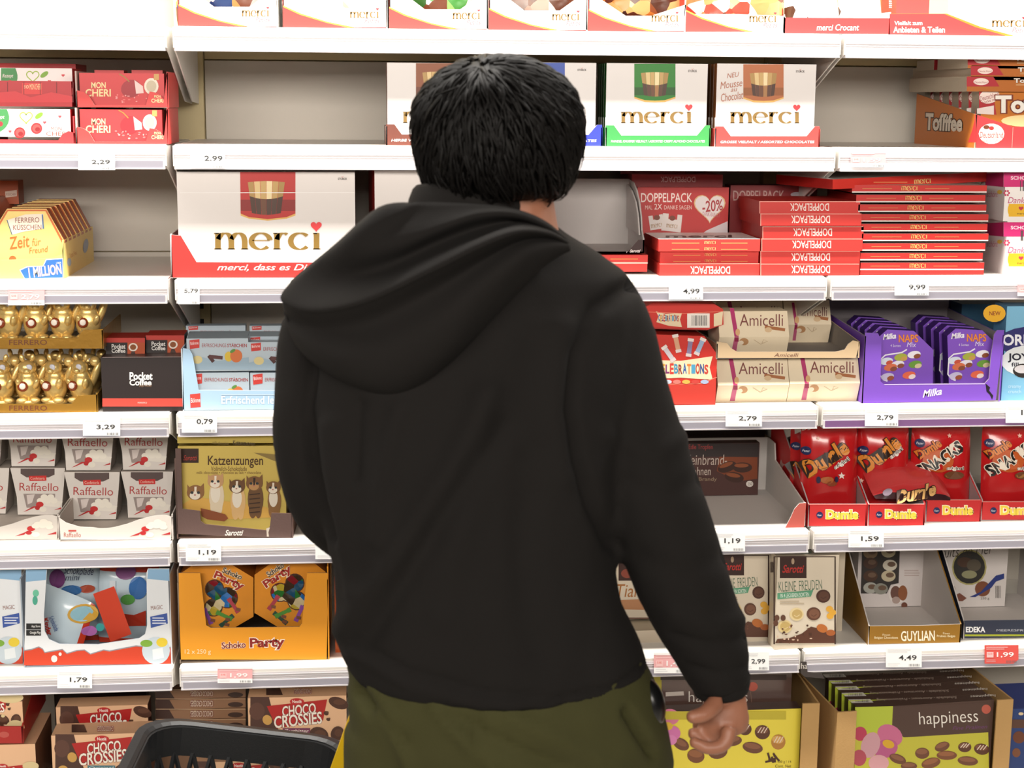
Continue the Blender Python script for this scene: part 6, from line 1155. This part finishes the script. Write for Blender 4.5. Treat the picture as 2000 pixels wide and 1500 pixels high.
# stand collar
V, F = [], []; n = 40; prof = [(0, 1.10), (.02, 1.06), (.036, 1.0), (.042, .95), (.036, .90), (.0, .92)]
a, b = at(806, 405, -.915), at(1046, 424, -.915); cx, cz, rx = (a.x+b.x)/2, (a.z+b.z)/2, (b.x-a.x)/2
for dz, g in prof:
    for k in range(n):
        an = 2*math.pi*k/n; x = rx*g*math.cos(an); V.append((cx+x, -.905+.078*g*math.sin(an), cz+dz*.8-.008-x*.10-.012*math.sin(an)))
for i in range(len(prof)-1):
    for k in range(n): F.append((i*n+k, i*n+(k+1) % n, (i+1)*n+(k+1) % n, (i+1)*n+k))
link(bpy.data.objects.new('collar', mesh('collar', V, F, [CLOTH], None, True)), ho)
V, F = [], []; a = mpt(1406, 1336, -.94); n = 24                                              # ribbed cuff
for j, (dz, r) in enumerate([(.014, .040), (.0, .040), (-.012, .037), (-.016, .033), (-.006, .031)]):
    for k in range(n): an = 2*math.pi*k/n; V.append((a[0]+.003*j*.3+r*math.cos(an)*(1+.02*(k % 2)), a[1]+r*.9*math.sin(an), a[2]+dz+.010*math.cos(an)*.3))
for j in range(4):
    for k in range(n): F.append((j*n+k, j*n+(k+1) % n, (j+1)*n+(k+1) % n, (j+1)*n+k))
link(bpy.data.objects.new('cuff', mesh('cuff', V, F, [CLOTH], None, True)), ho)
# --- trousers
bm = bmesh.new(); loft(bm, [ring(1262, 700, 1240, .118, -.96), ring(1300, 684, 1262, .128, -.96), ring(1345, 676, 1284, .136, -.96), ring(1420, 684, 1302, .138, -.96), ring(1490, 700, 1316, .13, -.955), ring(1530, 720, 1310, .11, -.955)])
for x, s_ in ((xl_, -1), (xr_, 1)): tube(bm, [(x, YM-.005, hipz+.05, .098), (x, YM-.005, hipz-.12, .096), (x+s_*.004, YM, .48, .078), (x, YM-.005, .28, .074), (x, YM, .07, .066)], n=20)
tr = remesh(bm, .008, 6, [OLIVE], 'trousers')
folds(tr, [([(690, 1300), (760, 1400), (800, 1500)], 12, .006), ([(705, 1330), (790, 1450)], 8, -.006), ([(850, 1380), (900, 1440), (960, 1500)], 14, .006), ([(880, 1400), (1000, 1460), (1100, 1500)], 12, -.006), ([(1000, 1400), (1100, 1450), (1200, 1500)], 16, .006), ([(930, 1390), (940, 1500)], 9, -.005), ([(1225, 1390), (1275, 1470)], 9, -.012), ([(700, 1352), (722, 1385)], 9, -.012)])
to = link(bpy.data.objects.new('trousers', tr), man.o)
bm = bmesh.new(); c = Vector(mpt(1268, 1372, -.985)); bmesh.ops.create_uvsphere(bm, u_segments=20, v_segments=14, radius=1, matrix=Matrix.LocRotScale(c, __import__('mathutils').Euler((0, -.25, 0)), Vector((.021, .03, .036)))); ell(bm, c+Vector((-.004, 0, -.04)), (.016, .022, .03))
pk = link(bpy.data.objects.new('pocket_pouch', bm_mesh('pocket_pouch', bm, [mat('0c0c0d', .3)])), to)
for x, s_ in ((xl_, -1), (xr_, 1)):
    bm = bmesh.new(); ell(bm, (x, YM+.03, .045), (.048, .115, .045)); ell(bm, (x, YM+.10, .035), (.050, .06, .034)); ell(bm, (x, YM-.03, .06), (.042, .05, .055)); bmesh.ops.create_cone(bm, cap_ends=True, segments=24, radius1=1, radius2=.97, depth=.022, matrix=Matrix.LocRotScale(Vector((x, YM+.035, .012)), None, Vector((.052, .135, 1))))
    link(bpy.data.objects.new('shoe', remesh(bm, .006, 3, [mat('202022', .6)], 'shoe')), man.o)
# --- hair: dense tapered locks falling from the crown over a rounded mass
HCN = Vector(mpt(972, 240, -.905)); kx = at(1138, 240, -.905).x-at(972, 240, -.905).x; ku = at(972, 106, -.905).z-HCN.z; kd = HCN.z-at(972, 418, -.905).z
def hp(u, k=1.0):
    z = u.z*(ku if u.z > 0 else kd); g = 1.0
    if u.z < 0: g = min(1.35, ((1-abs(u.z)**2.7)**(1/2.7))/max(.12, math.sqrt(1-u.z**2)))
    return HCN + Vector((u.x*kx*g, u.y*.122*g, z))*k
crown = Vector((-.24, -.42, .87)).normalized()
bm = bmesh.new(); bmesh.ops.create_uvsphere(bm, u_segments=36, v_segments=24, radius=1)
for v in list(bm.verts):
    u = v.co.normalized()
    if u.y > .45 and u.z < .25: k = .80
    else: k = .945+.03*noise.noise(u*6)
    v.co = hp(u, k)
cut = HCN.z-kd*.80
bmesh.ops.bisect_plane(bm, geom=bm.verts[:]+bm.edges[:]+bm.faces[:], plane_co=(0, 0, cut), plane_no=(0, 0, 1), clear_inner=True)
hv = [v.co.copy() for v in bm.verts]; bm.verts.index_update(); hf = [tuple(v.index for v in f.verts) for f in bm.faces]; bm.free()
rnd = random.Random(11)
for i in range(3400):
    u = Vector((rnd.gauss(0, 1), rnd.gauss(0, 1), rnd.gauss(0, 1))).normalized()
    if u.z < -.62 or (u.y > .5 and u.z < .35): continue
    ax = crown.cross(u)
    if ax.length < .02: ax = Vector((rnd.random()-.5, rnd.random()-.5, 0))
    ax = (ax.normalized()+Vector((rnd.gauss(0, .16), rnd.gauss(0, .16), rnd.gauss(0, .16)))).normalized()
    L_ = rnd.uniform(.28, .62)*(1.25 if u.x > .45 and u.z < 0 else 1); lift = rnd.uniform(.0, .035) if rnd.random() < .9 else rnd.uniform(.04, .075); w = rnd.uniform(.0018, .0042); o = len(hv); S_ = 5; tw = rnd.gauss(0, .15)
    for k in range(S_+1):
        q = k/S_; uu = (Matrix.Rotation(L_*q, 3, ax) @ u); uu = (uu+ax*(tw*q*q*.5)).normalized()
        if uu.z < -.80: uu.z = -.80; uu.normalize()
        c = hp(uu, .955+lift*q+.03*math.sin(q*3)); tn = ax.cross(uu).normalized(); sd = ax.normalized(); r = w*(1-q)**.6+.0002
        hv += [c+sd*r, c-sd*r, c+(c-HCN).normalized()*r*.9]
        if k:
            b_ = o+3*k
            for m_ in range(3): hf.append((b_-3+m_, b_-3+(m_+1) % 3, b_+(m_+1) % 3, b_+m_))
hair = link(bpy.data.objects.new('hair', mesh('hair', hv, hf, [HAIRM], None, True)), man.o); hair['kind'] = 'stuff'
for t in THINGS: t.flush()
